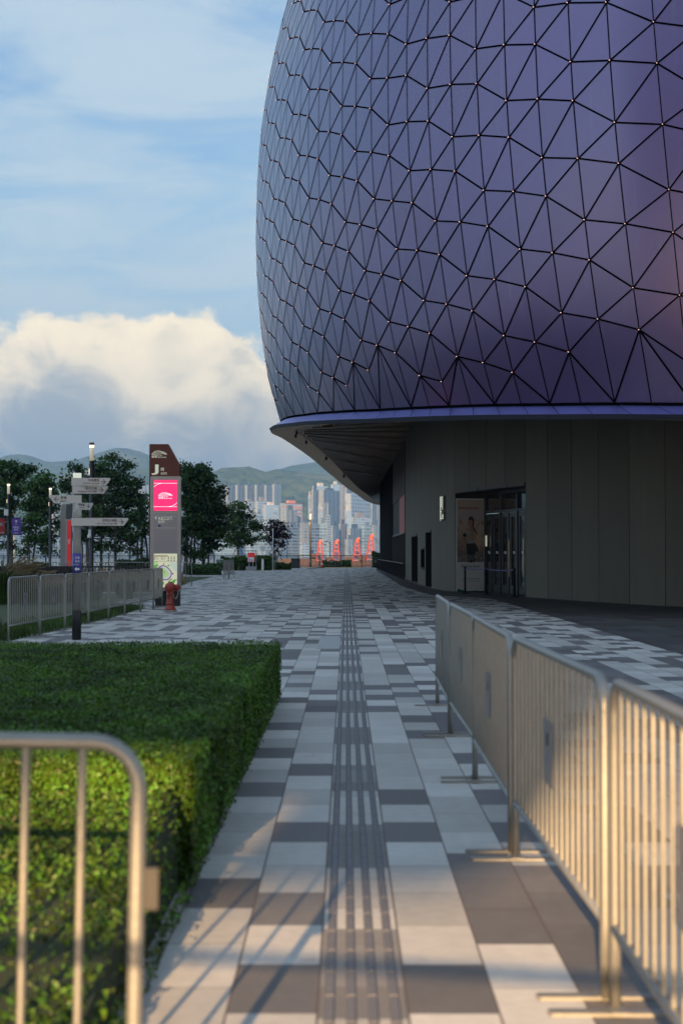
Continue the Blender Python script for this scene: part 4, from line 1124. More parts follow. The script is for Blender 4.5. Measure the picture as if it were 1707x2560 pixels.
mblob(b, [(350, 1432), (462, 1545), (375, 1630), (268, 1510)], .008, 1, False); mblob(b, [(357, 1508), (374, 1508), (374, 1525), (357, 1525)], .009, 4, False)
mblob(b, [(270, 1640), (360, 1720), (300, 1795), (232, 1735), (235, 1680)], .006, 0); mblob(b, [(430, 1700), (500, 1640), (505, 1660), (440, 1715)], .006, 0); mblob(b, [(470, 1710), (580, 1650), (590, 1670), (520, 1730)], .006, 0)
mblob(b, [(415, 1390), (455, 1378), (455, 1405), (425, 1410)], .006, 0); mblob(b, [(440, 1745), (560, 1690), (520, 1760)], .006, 0)
mblob(b, [(205, 1745), (280, 1800), (260, 1803), (205, 1765)], .006, 4, False); mblob(b, [(500, 1740), (545, 1680), (560, 1684), (515, 1750)], .006, 4, False)
mblob(b, [(168, 1206), (425, 1206), (425, 1221), (168, 1221)], .006, 4, False)
for x in (170, 300):
    for y in (1230, 1250, 1268): mblob(b, [(x, y), (x + 14, y), (x + 14, y + 13), (x, y + 13)], .006, 4, False); mblob(b, [(x + 22, y + 4), (x + 90, y + 4), (x + 90, y + 8), (x + 22, y + 8)], .006, 5, False)
for x in (428, 485, 540):
    for y in (1224, 1255, 1286): mblob(b, [(x, y), (x + 20, y), (x + 20, y + 20), (x, y + 20)], .006, 5, False)
mblob(b, [(166, 1311), (605, 1311), (605, 1316), (166, 1316)], .0065, 5, False)
mblob(b, [(340, 1352), (360, 1352), (360, 1376), (340, 1376)], .0075, 5, False); mblob(b, [(510, 1530), (545, 1545), (512, 1570)], .0075, 2, False)
b.build('map_print', [M['map_green'], M['map_lime'], M['map_purple'], M['map_pale'], M['map_red'], M['map_blue']], mp)
b = MB(); YF2 = YF; YB = PY - .006
def hl(s_, x, y, h, w=None, bold=0.0): b.text(s_, (gx(x, PY), YB, gz(y, PY)), (1, 0, 0), ZUP, h, 'L', w, bold=bold)
hl('J', 378.6, 1187, .30, .205, .02); hl('閘', 402, 1177.5, .095); hl('GATE', 402, 1186.3, .062, .175, .01)
YF = PY - .0; logo(b, 379, 416.5, 1126.5, 1136.5, .006, .0042); YF = YF2
hl('啟德', 379, 1144.5, .075, .155, .01); hl('KAI TAK', 393.5, 1140.6, .03, .14, .02); hl('SPORTS PARK', 393.5, 1144.5, .03, .26, .02)
b.build('heading', M['cream_ink'], py)

# ------------------------------------------------------------------ hydrant
HXX, HYY = gx(426, 40.2), 40.2
hy = thing('fire_hydrant', (HXX, HYY, 0), 'red pillar fire hydrant with chained caps before the gate pylon', 'hydrant')
b = MB(); b.lathe([(.185, 0), (.185, .035), (.165, .045)], (HXX, HYY, 0), 20); b.build('pad', M['concrete_pad'], hy)
b = MB(); b.lathe([(.155, .045), (.155, .07), (.135, .10), (.10, .17), (.098, .20), (.112, .205), (.112, .225), (.092, .235), (.09, .44), (.108, .45), (.108, .475), (.092, .485), (.10, .52), (.13, .57), (.142, .63), (.135, .69), (.105, .735), (.06, .755), (.045, .757), (.045, .785), (.0, .786)], (HXX, HYY, 0), 24); b.build('body', M['hydrant'], hy, True)
b = MB(); b.lathe([(.085, .08), (.085, .17), (.10, .175), (.10, .20), (.075, .205), (.075, .235), (.05, .24), (.045, .27)], (HXX, HYY, .63), 16, 0, 'X'); b.build('side_outlet', M['hydrant'], hy, True)
b = MB(); b.lathe([(.05, -.20), (.065, -.19), (.085, -.18), (.085, -.165), (.07, -.13), (.06, -.08)], (HXX - .03, HYY, .63), 16, 0, 'Y'); b.build('front_cap', M['hydrant'], hy, True)
for pts in ([(HXX - .06, HYY - .12, .53), (HXX - .065, HYY - .13, .45), (HXX - .055, HYY - .12, .37), (HXX - .06, HYY - .11, .32)], crom([(HXX + .08, HYY - .06, .47), (HXX + .12, HYY - .06, .37), (HXX + .16, HYY - .06, .345), (HXX + .2, HYY - .05, .42), (HXX + .22, HYY - .02, .55)], 3)):
    b = MB(); b.tube(pts, .009, 5); b.build('chain', M['chain'], hy)
b = MB(); b.text('2', (HXX + .01, HYY - .094, .35), (1, 0, 0), ZUP, .07, 'L', bold=.02); b.build('number', mat('number_orange', (.5, .18, .05), .6), hy)

# ------------------------------------------------------------------ lamp posts
def make_lamp(H=6.0, r=.095):
    t = thing('street_lamp', (0, 0, 0), '', 'street lamp', 'slim dark street lamps with glass heads')
    b = MB(); b.lathe([(r * 1.35, 0), (r * 1.35, .25), (r, .27), (r, H - .75), (r * .95, H - .73)], (0, 0, 0), 12); b.build('pole', M['dark'], t, True)
    b = MB(); b.lathe([(r * .92, H - .73), (r * .92, H - .07)], (0, 0, 0), 12); b.build('glass_head', M['lamp_glass'], t, True)
    b = MB(); b.lathe([(r * .97, H - .19), (r * .97, H - .10)], (0, 0, 0), 12); b.lathe([(r * .25, H - .7), (r * .25, H - .2)], (0, 0, 0), 6); b.box(-r * 1.06, -r * .9, -r * .3, r * .3, H - 1.3, H - 1.05); b.build('bulb', M['lamp_glow'], t)
    b = MB(); b.lathe([(r * 1.05, H - .10), (r * 1.05, H)], (0, 0, 0), 12); b.build('cap', M['dark'], t, True)
    return t
lm = make_lamp()
for k, (px, Y, l) in enumerate([(229, 62, 'tallest slim street lamp standing behind the fingerpost'), (21.5, 97, 'slim street lamp carrying the purple and red banners'), (126, 103, 'slim street lamp left of the grey column sign'), (344, 131, 'slim street lamp just left of the maroon pylon'), (776, 171, 'slim street lamp at the waterfront, near the red cranes')]):
    o = lm if k == 0 else dup(lm, (0, 0, 0)); o.location = (gx(px, Y), Y, 0); o['label'] = l
X, Y = gx(228, 62), 61.8
cm = thing('security_camera', (X, Y, 2.0), 'white security camera on the lamp post behind the fingerpost', 'camera')
b = MB(); b.box(X - .07, X + .04, Y - .05, Y, gz(1341, Y), gz(1324, Y)); b.lathe([(.085, 0), (.085, .10), (.05, .14)], (X - .02, Y - .05, gz(1345, Y)), 12); b.build('housing', M['white'], cm)
b = MB(); b.lathe([(.02, 0), (.06, .03), (.075, .07)], (X - .02, Y - .05, gz(1347.5, Y)), 12); b.build('dome', M['black'], cm, True)
bx = MB(); X = gx(228, 62); bx.box(X - .18, X - .10, 61.85, 61.97, gz(1288, 62), gz(1266, 62)); 
for nm, x0, x1, m_, l, words in (('banner', 30, 52.5, M['banner_purple'], 'purple gate banner with white letters hanging right of a lamp post', True), ('banner', -8, 12.5, M['banner_red'], 'dark red banner hanging left of a lamp post at the picture edge', False)):
    Y = 96.8; t = thing(nm, (gx((x0 + x1) / 2, Y), Y, gz(1336, Y)), l, 'banner', 'banners hung from a lamp post')
    b = MB(); b.box(gx(x0, Y), gx(x1, Y), Y, Y + .03, gz(1336, Y), gz(1295.5, Y)); b.build('cloth', m_, t)
    b = MB()
    for z in (gz(1336.5, Y), gz(1295, Y)): b.tube([(gx(min(x0, 21), Y), Y + .015, z), (gx(max(x1, 22), Y), Y + .015, z)], .03, 6)
    b.build('bracket', M['dark'], t)
    b = MB()
    if words:
        b.text('A,B,C,', (gx(41.2, Y), Y - .01, gz(1321, Y)), (1, 0, 0), ZUP, .13, 'C', .40, bold=.01); b.text('D,K', (gx(41.2, Y), Y - .01, gz(1327, Y)), (1, 0, 0), ZUP, .13, 'C', .26, bold=.01)
        tb = b; b = MB(); x = gx(41, Y); z = gz(1308, Y); b.box(x - .015, x + .015, Y - .012, Y - .008, z, z + .19)
        for s_ in (1, -1): b.prism([(x, Y - .012, z + .21), (x + s_ * .09, Y - .012, z + .12), (x + s_ * .09, Y - .012, z + .085), (x, Y - .012, z + .165)], (0, .003, 0))
        b.build('arrow', M['white_ink'], t); b = tb
        b.text('閘', (gx(41, Y), Y - .01, gz(1313, Y)), (1, 0, 0), ZUP, .07, 'C'); b.text('KAI TAK', (gx(41, Y), Y - .01, gz(1334, Y)), (1, 0, 0), ZUP, .07, 'C', .28)
    else:
        YF = Y; PYs = PY; PY = Y; logo(b, 0, 11, 1308, 1313, .01, .02); PY = PYs; b.text('KAI TAK', (gx(5, Y), Y - .01, gz(1333, Y)), (1, 0, 0), ZUP, .07, 'C', .28)
    b.build('lettering', M['white_ink'], t)
bb = MB(); X = gx(17, 96.8); bb.box(X - .13, X + .13, 96.6, 96.8, gz(1289, 97), gz(1273.5, 97)); tag(bb.build('junction_box', M['white']), 'small pale equipment box fixed to the banner lamp post', 'box')

# ------------------------------------------------------------------ grey column sign with the red face
Y = 104
x0, x1, x2 = gx(151.5, Y), gx(165, Y), gx(175.5, Y); zt = gz(1260.5, Y); zs2 = gz(1284, Y)
cs_ = thing('column_sign', (x1, Y, 0), 'grey angular column sign with a red face panel behind the fingerpost', 'sign')
b = MB(); b.prism([(x0, Y, 0), (x1, Y, 0), (x1, Y, zs2), (x1 + .04, Y, zt), (x0 + .06, Y, zt), (x0, Y, zs2)], (.35, .5, 0)); b.build('column', M['grey_post'], cs_)
b = MB(); b.box(gx(165, Y), gx(180, Y), Y - .15, Y + .1, 0, gz(1298, Y)); b.build('frame', M['pylon_grey'], cs_)
b = MB(); b.box(gx(169.5, Y), gx(179.3, Y), Y - .17, Y - .151, gz(1414, Y), gz(1301, Y)); b.build('face', M['red_panel'], cs_)
b = MB(); x = gx(174.5, Y)
for k in range(4):
    z = gz(1350 + k * 2.2, Y)
    for s_ in (0,): b.box(x - .09, x - .03, Y - .175, Y - .171, z, z + .025); b.box(x, x + .07, Y - .175, Y - .171, z + .015, z + .04)
b.text('閘', (x, Y - .175, gz(1361, Y)), (1, 0, 0), ZUP, .09, 'C'); b.build('lettering', M['white_ink'], cs_)

# ------------------------------------------------------------------ railings
rt = thing('black_railing', (-10, 60, 0), 'black metal railing with upright bars in front of dry grass', 'railing')
b = MB(); xa, xb = -14.2, -7.55
b.box(xa, xb, 59.97, 60.03, .97, 1.02); b.box(xa, xb, 59.98, 60.02, .12, .16); b.build('rails', M['black'], rt)
b = MB(); x = xa
while x < xb: b.box(x - .014, x + .014, 59.985, 60.015, .12, 1.0); x += .13
b.build('bars', M['black'], rt)
x = xa
while x < xb + .1: b = MB(); b.box(x - .035, x + .035, 59.96, 60.04, 0, 1.04); b.build('post', M['black'], rt); x += 1.66
b = MB(); b.box(-14.1, -11.2, 62.4, 64.5, 0, .95); tag(b.build('planter_box', M['black'], None), 'low black planter box behind the feather grass', 'planter')
wr = thing('waterfront_railing', (-15, 168, 0), 'long dark railing along the water edge in front of the harbour', 'railing')
b = MB(); b.box(-42, 4, 167.95, 168.05, 1.22, 1.30); b.box(-42, 4, 167.97, 168.03, .1, .15); b.build('rails', M['dark'], wr)
b = MB(); x = -42
while x < 4: b.box(x - .012, x + .012, 167.98, 168.02, .1, 1.22); x += .16
b.build('bars', M['dark'], wr)
x = -42; k = 0
while x < 4.1: b = MB(); b.box(x - .05, x + .05, 167.93, 168.07, 0, 1.33); b.build('post', M['dark'], wr); x += 2.3

# ------------------------------------------------------------------ trees and shrubs
def tree(label, Y, trunks, blobs, leafm, n, size, name='broadleaf_tree', barkm='bark', stakes=0, cat='tree', spread=0.8, group=None):
    """trunks: (px, width px at the foot, lean px, height py); blobs: (px, py, rx px, ry px) of leaf masses, measured at distance Y"""
    k = Y / F; bx_ = gx(trunks[0][0], Y)
    t = thing(name, (bx_, Y, 0), label, cat, group)
    cl = []
    for px, py_, rx, ry in blobs:
        p = at(px, py_, Y); cl.append((Vector((p.x, Y + rnd.uniform(-.5, .5) * spread * rx * k, p.z)), rx * k, ry * k))
    for ti, (px, w, lean, ty) in enumerate(trunks):
        b = MB(); x0 = gx(px, Y); yy = Y + (rnd.uniform(-.4, .4) if ti else 0); top = Vector((gx(px + lean, Y), yy, gz(ty, Y))); foot = Vector((x0, yy, 0)); r = w * k / 2
        mid = foot.lerp(top, .5) + Vector((rnd.uniform(-.12, .12), rnd.uniform(-.1, .1), 0))
        b.tube(crom([tuple(foot), tuple(mid), tuple(top)], 4), [r * (1.2 - .6 * j / 8) for j in range(9)], 7)
        for c, rx, rz in cl:
            if abs(c.x - top.x) > 2.6 * max(1.0, k * 60) and len(trunks) > 1: continue
            st = foot.lerp(top, rnd.uniform(.6, 1.0)); mid = st.lerp(c, .5) + Vector((rnd.uniform(-.2, .2), rnd.uniform(-.2, .2), rnd.uniform(-.1, .25)))
            P = crom([tuple(st), tuple(mid), tuple(c)], 3); rr = r * .42
            b.tube(P, [rr * (1 - .75 * j / (len(P) - 1)) for j in range(len(P))], 5)
            for _ in range(5):
                e = c + Vector((rnd.uniform(-1, 1) * rx, rnd.uniform(-1, 1) * rx, rnd.uniform(-.6, .95) * rz)) * .85
                b.tube([c.lerp(mid, rnd.uniform(0, .5)), c.lerp(e, .5) + Vector((0, 0, .05)), e], [rr * .3, rr * .2, rr * .07], 4)
        b.build('trunk', M[barkm], t, True)
    vol = sum(rx * rx * rz for _, rx, rz in cl); b = MB()
    for c, rx, rz in cl:
        m_ = int(n * .5 * (rx * rx * rz) ** .8 / sum((a * a * d) ** .8 for _, a, d in cl))
        nt_ = max(3, m_ // 34); tw = []
        for _ in range(nt_):
            d = rv(); q = rnd.random() ** .45; tw.append((c + Vector((d.x * rx, d.y * rx, d.z * rz)) * q, d))
        for _ in range(m_):
            p, d = rnd.choice(tw); s_ = size * rnd.uniform(.65, 1.3)
            p = p + Vector((rnd.gauss(0, 1), rnd.gauss(0, 1), rnd.gauss(0, .55))) * size * 1.1
            leaf(b, p, ZUP * .5 + d * .4 + rv() * .9, s_, 0, .6)
    b.build('crown', M[leafm], t)
    for q in range(stakes):
        b = MB(); a = 6.283 * q / stakes + .6; x0 = gx(trunks[0][0], Y); d = Vector((math.cos(a), math.sin(a), 0)) * (1.2 * k * 30)
        b.tube([Vector((x0, Y, 0)) + d, Vector((x0, Y, 2.1 * k * 28)) + d * .1], .03 * k * 28, 5); b.build('stake', M['bamboo'], t)
    return t
tree('dark spreading tree at the left edge of the picture', 116, [(30, 8, -2, 1240), (28, 6, -14, 1230)], [(8, 1165, 26, 24), (48, 1180, 24, 22), (72, 1172, 18, 16), (10, 1210, 30, 24), (50, 1220, 24, 20), (2, 1250, 28, 24), (35, 1262, 18, 14), (5, 1290, 22, 16), (14, 1325, 20, 18), (46, 1318, 14, 16), (20, 1365, 18, 12)], 'leaf_dark', 12000, .26)
tree('dark round tree between the two thin lamp posts at left', 114, [(74, 7, 0, 1290), (76, 5, 16, 1280)], [(110, 1205, 26, 20), (85, 1218, 22, 18), (125, 1225, 18, 16), (100, 1250, 34, 24), (70, 1260, 20, 18), (130, 1268, 18, 16), (95, 1295, 34, 20), (62, 1330, 14, 14), (118, 1335, 22, 18), (140, 1310, 14, 18), (110, 1365, 16, 12), (84, 1352, 24, 16), (124, 1382, 16, 10), (62, 1375, 14, 10)], 'leaf_mid', 10500, .26, stakes=3)
tree('largest broad tree standing behind the fingerpost', 112, [(222, 9, -4, 1290), (254, 7, 4, 1290), (291, 7, 4, 1280), (205, 5, -6, 1300)], [(285, 1146, 18, 16), (260, 1165, 22, 16), (315, 1165, 20, 16), (240, 1175, 18, 14), (200, 1172, 20, 14), (175, 1210, 24, 16), (165, 1222, 14, 10), (215, 1205, 30, 20), (290, 1200, 46, 26), (340, 1205, 18, 20), (230, 1245, 46, 26), (310, 1245, 44, 28), (345, 1250, 12, 20), (250, 1290, 56, 24), (325, 1295, 28, 24), (210, 1290, 24, 20), (300, 1330, 40, 16), (330, 1350, 18, 14), (250, 1325, 30, 12), (212, 1345, 22, 18), (245, 1365, 20, 14), (290, 1368, 24, 14), (335, 1378, 16, 12), (190, 1330, 12, 16)], 'leaf_dark', 22000, .26, stakes=4)
tree('bare lower tree with tangled boughs beside the maroon pylon', 118, [(356, 8, 3, 1320), (366, 6, -4, 1330)], [(358, 1255, 14, 22), (350, 1290, 16, 24), (365, 1315, 12, 20), (348, 1335, 12, 10)], 'leaf_dark', 3500, .22)
tree('tall dense tree right of the maroon pylon', 112, [(463, 10, 6, 1280), (485, 6, 2, 1300), (508, 8, -4, 1300), (476, 5, 8, 1290), (522, 4, -6, 1320)], [(462, 1170, 14, 14), (497, 1164, 14, 11), (478, 1185, 26, 18), (515, 1185, 16, 16), (525, 1205, 14, 14), (480, 1215, 34, 20), (520, 1235, 22, 18), (545, 1225, 14, 12), (555, 1240, 10, 10), (480, 1255, 38, 24), (535, 1268, 26, 18), (560, 1275, 12, 14), (500, 1295, 40, 20), (545, 1310, 24, 18), (555, 1335, 14, 12), (515, 1340, 28, 16), (530, 1365, 22, 10), (470, 1320, 20, 26), (465, 1372, 14, 16), (500, 1388, 24, 12), (452, 1340, 10, 22)], 'leaf_dark', 25000, .25, stakes=4)
tree('young rounded tree with airy leaves before the harbour', 138, [(596, 6, 0, 1345)], [(588, 1262, 12, 10), (605, 1268, 16, 12), (580, 1285, 20, 14), (615, 1290, 20, 14), (598, 1305, 24, 14), (572, 1320, 16, 14), (628, 1315, 22, 14), (645, 1325, 12, 12), (600, 1335, 26, 14), (570, 1350, 18, 12), (620, 1350, 24, 12), (645, 1345, 10, 8), (590, 1362, 16, 8)], 'leaf_mid', 8500, .24, 'young_tree', stakes=3, spread=1.0)
tree('small plum coloured tree with sparse leaves by the pale pole', 142, [(686, 4, 0, 1370)], [(688, 1305, 12, 12), (675, 1320, 12, 12), (702, 1318, 12, 14), (690, 1335, 18, 14), (672, 1345, 9, 12), (708, 1342, 12, 12), (682, 1360, 13, 10), (706, 1363, 11, 9), (694, 1378, 9, 6)], 'leaf_plum', 2600, .26, 'young_tree', stakes=3, spread=1.0)
def shrub(label, Y, px0, px1, py0, n, size, leafm='leaf_bush', depth=1.5, name='shrub', group='shrubs along the waterfront'):
    x0, x1, H = gx(px0, Y), gx(px1, Y), gz(py0, Y)
    t = thing(name, ((x0 + x1) / 2, Y, 0), label, 'shrub', group)
    b = MB(); b.box(x0 + .15, x1 - .15, Y + .15, Y + depth, 0, H * .75, 0, .1); b.build('dark_core', M['hedge_core'], t)
    b = MB()
    for _ in range(n):
        u = rnd.random(); w = rnd.random(); top = H * (.82 + .2 * bumpy(x0 + (x1 - x0) * u, Y, 1.4) + .08 * bumpy(x0 + (x1 - x0) * u, Y, 5))
        if rnd.random() < .5: p = Vector((x0 + (x1 - x0) * u, Y + rnd.gauss(0, .12), top * w))
        else: p = Vector((x0 + (x1 - x0) * u, Y + depth * w, top + rnd.gauss(0, .08)))
        leaf(b, p, Vector((0, -.4, .5)) + rv() * .8, size * rnd.uniform(.6, 1.3), 0, .6)
    b.build('foliage', M[leafm], t)
shrub('dark clipped low hedge under the tall dense tree', 108, 468, 553, 1411, 5000, .17, 'leaf_mid', 2.2)
shrub('bright green shrub below the young tree', 137, 552, 612, 1390, 4000, .2); shrub('rounded yellow green shrub between the map stand and white post', 137.5, 640, 684, 1389, 3200, .2)
shrub('shrub immediately behind the map stand', 139, 610, 643, 1392, 2200, .2, 'leaf_mid'); shrub('low ground hedge right of the pale pole before the bin', 142, 684, 728, 1408, 2200, .18)
shrub('low trimmed hedge at the foot of the red cranes', 165.5, 806, 878, 1403, 3600, .2, 'leaf_mid', 1.0); shrub('dark bush beside the black stadium wall', 164.5, 930, 958, 1379, 1800, .22, 'leaf_dark')
shrub('green hedge behind the tangled trees left of the pylon', 118, 290, 372, 1396, 3000, .2, 'leaf_mid'); shrub('low hedge under the round tree at left', 108, 35, 120, 1407, 2600, .2, 'leaf_dark')
# grasses behind the lawn row
b = MB()
for _ in range(9000):
    y = rnd.uniform(24, 43); xe = lerp_table([(24, -5.95), (30, -5.72), (36, -5.55), (43, -5.6)], y); x = xe - abs(rnd.gauss(0, .5)) - rnd.uniform(-.05, .6); h = rnd.uniform(.05, .16)
    p = Vector((x, y, 0)); d = Vector((rnd.gauss(0, .04), rnd.gauss(0, .04), h)); w = Vector((.012, 0, 0)); b.quad(p - w, p + w, p + d + w * .3, p + d - w * .3)
b.build('grass', M['green_grass'], kind='stuff')
def tuft(label, x, y, r, h, nb, plumes):
    t = thing('feather_grass', (x, y, 0), label, 'ornamental grass', 'feather grasses behind the barriers')
    b = MB()
    for _ in range(nb):
        a = rnd.uniform(0, 6.283); q = rnd.random() * r; hh = h * rnd.uniform(.5, .85); p = Vector((x + q * .4 * math.cos(a), y + q * .4 * math.sin(a), 0)); o = Vector((math.cos(a), math.sin(a), 0)) * q
        c = Vector((-math.sin(a), math.cos(a), 0)) * .011; m1 = p + o * .35 + ZUP * hh * .8; m2 = p + o * 1.25 + ZUP * hh * (.75 + .25 * rnd.random())
        b.quad(p - c, p + c, m1 + c, m1 - c); b.quad(m1 - c, m1 + c, m2 + c * .2, m2 - c * .2)
    b.build('blades', M['green_grass'], t)
    b = MB()
    for _ in range(plumes):
        a = rnd.gauss(.3, 1.2); q = r * rnd.uniform(.3, 1.1); hh = h * rnd.uniform(.75, 1.05); o = Vector((math.cos(a), math.sin(a) * .5, 0))
        p0 = Vector((x, y, 0)); p1 = p0 + o * q * .5 + ZUP * hh * .8; p2 = p0 + o * q + ZUP * hh; p3 = p2 + o * .16 + ZUP * .02
        b.tube([p0, p1, p2], .005, 3); b.tube([p1.lerp(p2, .5), p2, p3], [.006, .022, .006], 5)
    b.build('plumes', M['dry_grass'], t)
gl2 = [('tall feather grass clump at the left picture edge', 10, 46, .9, 1.35, 500, 60), ('feather grass clump right of the edge clump', 42, 47, .8, 1.2, 450, 50), ('feather grass clump before the black planter box', 78, 48, .7, .95, 350, 40), ('low feather grass clump left of the fingerpost', 120, 46, .7, .85, 350, 45), ('low feather grass clump just behind the fingerpost', 165, 48, .7, .9, 300, 40), ('feather grass clump right of the fingerpost', 232, 50, .7, 1.0, 300, 40), ('feather grass clump next to the maroon pylon', 315, 52, .7, .95, 250, 30)]
for l, px, Y, r, h, nb_, pl_ in gl2: tuft(l, gx(px, Y), Y, r, h, nb_, pl_)
b = MB()
for _ in range(16000):
    y = rnd.uniform(60.6, 76); x = rnd.uniform(-17, -7.9); h = rnd.uniform(.2, .7)
    p = Vector((x, y, 0)); d = Vector((rnd.gauss(0, .12), rnd.gauss(0, .1), h)); w = Vector((.018, 0, 0)); b.quad(p - w, p + w, p + d + w * .3, p + d - w * .3)
b.build('dry_meadow_grass', M['dry_grass'], kind='stuff')

# ------------------------------------------------------------------ small things at the far edge of the plaza
Y = 136
t = thing('map_stand', (gx(629, Y), Y, 0), 'information board with a red poster under a grey frame, before the shrubs', 'sign')
b = MB(); b.box(gx(615, Y), gx(642, Y), Y - .3, Y + .3, 0, gz(1416, Y)); b.build('plinth', M['pylon_grey'], t)
b = MB(); b.box(gx(619, Y), gx(637, Y), Y - .08, Y, gz(1405, Y), gz(1381, Y)); b.build('frame', M['white_sign'], t)
b = MB(); b.box(gx(620, Y), gx(636.5, Y), Y - .10, Y - .081, gz(1404, Y), gz(1382, Y)); b.box(gx(621.5, Y), gx(635, Y), Y - .105, Y - .101, gz(1403.5, Y), gz(1393, Y), 1)
b.box(gx(624, Y), gx(626, Y), Y - .11, Y - .106, gz(1402, Y), gz(1397, Y), 2); b.box(gx(629, Y), gx(632, Y), Y - .11, Y - .106, gz(1402, Y), gz(1399, Y), 2); b.build('poster', [M['red_panel'], M['poster_white'], M['belt']], t)
b = MB()
for x in (623, 632): b.box(gx(x, Y), gx(x + 1.2, Y), Y - .05, Y, gz(1416, Y), gz(1405, Y))
b.build('legs', M['white_sign'], t)
b = MB(); b.box(gx(640, Y), gx(641.5, Y), Y - .05, Y + .05, gz(1416, Y), gz(1376, Y)); b.box(gx(617, Y), gx(641.5, Y), Y - .06, Y + .06, gz(1378, Y), gz(1376, Y)); b.build('outer_frame', M['pylon_grey'], t)
Y = 135.5
t = thing('marker_post', (gx(657, Y), Y, 0), 'white square marker post standing right of the information board', 'post')
b = MB(); b.box(gx(654, Y), gx(660, Y), Y - .1, Y + .1, 0, gz(1398, Y), 0, .02); b.build('shaft', M['white'], t)
b = MB(); b.box(gx(653.6, Y), gx(660.4, Y), Y - .12, Y + .12, gz(1398, Y), gz(1396.5, Y)); b.build('cap', M['pylon_grey'], t)
Y = 134
t = thing('pale_pole', (gx(682.3, Y), Y, 0), 'thin pale pole standing in front of the plum coloured tree', 'pole')
b = MB(); b.lathe([(.045, 0), (.04, gz(1321, Y))], (gx(682.3, Y), Y, 0), 8); b.build('shaft', M['plate_pale'], t, True)
b = MB(); b.lathe([(.10, 0), (.10, .04), (.05, .08)], (gx(682.3, Y), Y, 0), 10); b.build('base', M['plate_pale'], t)
Y = 158
t = thing('litter_bin', (gx(739, Y), Y, 0), 'large dark bin between the low hedge and the grey barriers', 'bin')
b = MB(); b.box(gx(728.5, Y), gx(749.5, Y), Y - .5, Y + .5, 0, gz(1398.5, Y), 0, .05); b.build('body', M['bin'], t)
b = MB(); b.box(gx(728, Y), gx(750, Y), Y - .55, Y + .55, gz(1398.5, Y), gz(1396, Y), 0, .05); b.build('lid', M['dark'], t)
Y = 159
t = thing('traffic_cone', (gx(805, Y), Y, 0), 'orange traffic cone at the end of the waterfront barrier', 'cone')
b = MB(); b.lathe([(.19, .04), (.05, .85), (.03, .87)], (gx(805, Y), Y, 0), 14); b.build('body', M['orange'], t, True)
b = MB(); b.lathe([(.148, .28), (.115, .48)], (gx(805, Y), Y, 0), 14); b.build('white_band', M['white'], t, True)
b = MB(); b.box(gx(805, Y) - .25, gx(805, Y) + .25, Y - .25, Y + .25, 0, .05); b.build('foot', M['black'], t)
Y = 136
t = thing('utility_cabinet', (gx(550, Y), Y, 0), 'grey green utility cabinet left of the bright shrubs', 'cabinet')
b = MB(); b.box(gx(542, Y), gx(558.5, Y), Y - .3, Y + .2, .06, gz(1399, Y)); b.build('body', M['green_box'], t)
b = MB(); b.box(gx(541.5, Y), gx(559, Y), Y - .34, Y + .24, gz(1399, Y), gz(1397.8, Y)); b.box(gx(550, Y), gx(550.4, Y), Y - .31, Y - .3, .1, 1.0); b.build('trim', M['plate_pale'], t)
b = MB(); Y = 150
for k in range(4): b.obox((gx(762 + 5 * k, Y), Y - k * .6, .02 + .03 * k), (1.0, 2.0, 0), (.12, -.06, 0), (0, 0, .05))
tag(b.build('timber_planks', M['plate_pale']), 'small heap of pale planks lying on the paving before the barriers', 'planks')

# ------------------------------------------------------------------ derrick cranes on the water
def crane(label, px, Y, pt, pb, lean=0, w=20):
    k = Y / F; x = gx(px, Y); zb, zt_ = gz(pb, Y), gz(pt, Y)
    t = thing('derrick_crane', (x, Y, -6), label, 'crane', 'red derrick cranes on the water')
    wb, wt_ = w * k / 2, 3.2 * k; dp = 5.0
    b = MB(); H = zt_ - zb
    leg = lambda sx, sy, f: Vector((x + lean * k * f + sx * (wb + (wt_ - wb) * f), Y + sy * dp * (1 - f * .85), zb + H * f))
    for sx in (-1, 1):
        for sy in (-1, 1): b.tube([leg(sx, sy, 0), leg(sx, sy, 1)], .26, 5)
    for f in (.06, .3, .52, .72, .88):
        for sy in (-1, 1): b.tube([leg(-1, sy, f), leg(1, sy, f)], .17, 4)
        for sx in (-1, 1): b.tube([leg(sx, -1, f), leg(sx, 1, f)], .14, 4)
    for f, g in ((.06, .3), (.3, .52), (.52, .72)):
        for sy in (-1, 1): b.tube([leg(-1, sy, f), leg(1, sy, g)], .11, 4)
    b.build('frame', M['crane_red'], t)
    b = MB(); c = Vector((x + lean * k, Y, zt_)); b.box(c.x - .6, c.x + .6, Y - .8, Y + .8, zt_ - .9, zt_ + .3, 0, .2); b.lathe([(.6, -.4), (.6, .4)], (c.x + .5, Y, zt_ + .3), 10, 0, 'Y'); b.build('head', M['crane_red'], t)
    b = MB(); b.tube([c, Vector((x + 9, Y + 10, zb + H * .15))], .07, 4); b.tube([c, Vector((x + 11, Y + 4, zb + H * .3))], .07, 4); b.build('cables', M['black'], t)
    b = MB(); b.prism([(x - wb - 2.5, Y - 7, -6.4), (x + wb + 3, Y - 7, -6.4), (x + wb + 4, Y - 8, zb), (x - wb - 3.5, Y - 8, zb)], (0, 18, 0)); b.build('barge', M['rust'], t)
    b = MB(); b.box(x - wb - 3, x - wb - .2, Y + 2, Y + 6, zb, zb + H * .22); b.build('winch_house', M['rust'], t)
crane('red crane frame farthest to the left, right of the waterfront lamp', 800, 640, 1354, 1404, 0, 17); crane('second red crane frame from the waterfront lamp', 841, 645, 1353, 1404, 0, 18)
crane('third red crane frame from the waterfront lamp', 891, 620, 1349, 1404, 2, 20); crane('tallest red crane frame, nearest the black stadium wall', 925, 600, 1340, 1402, 3, 20)
Y = 640
t = thing('barge', (gx(772, Y), Y, -6), 'rusty moored barge between the lamp post and the first red crane', 'barge')
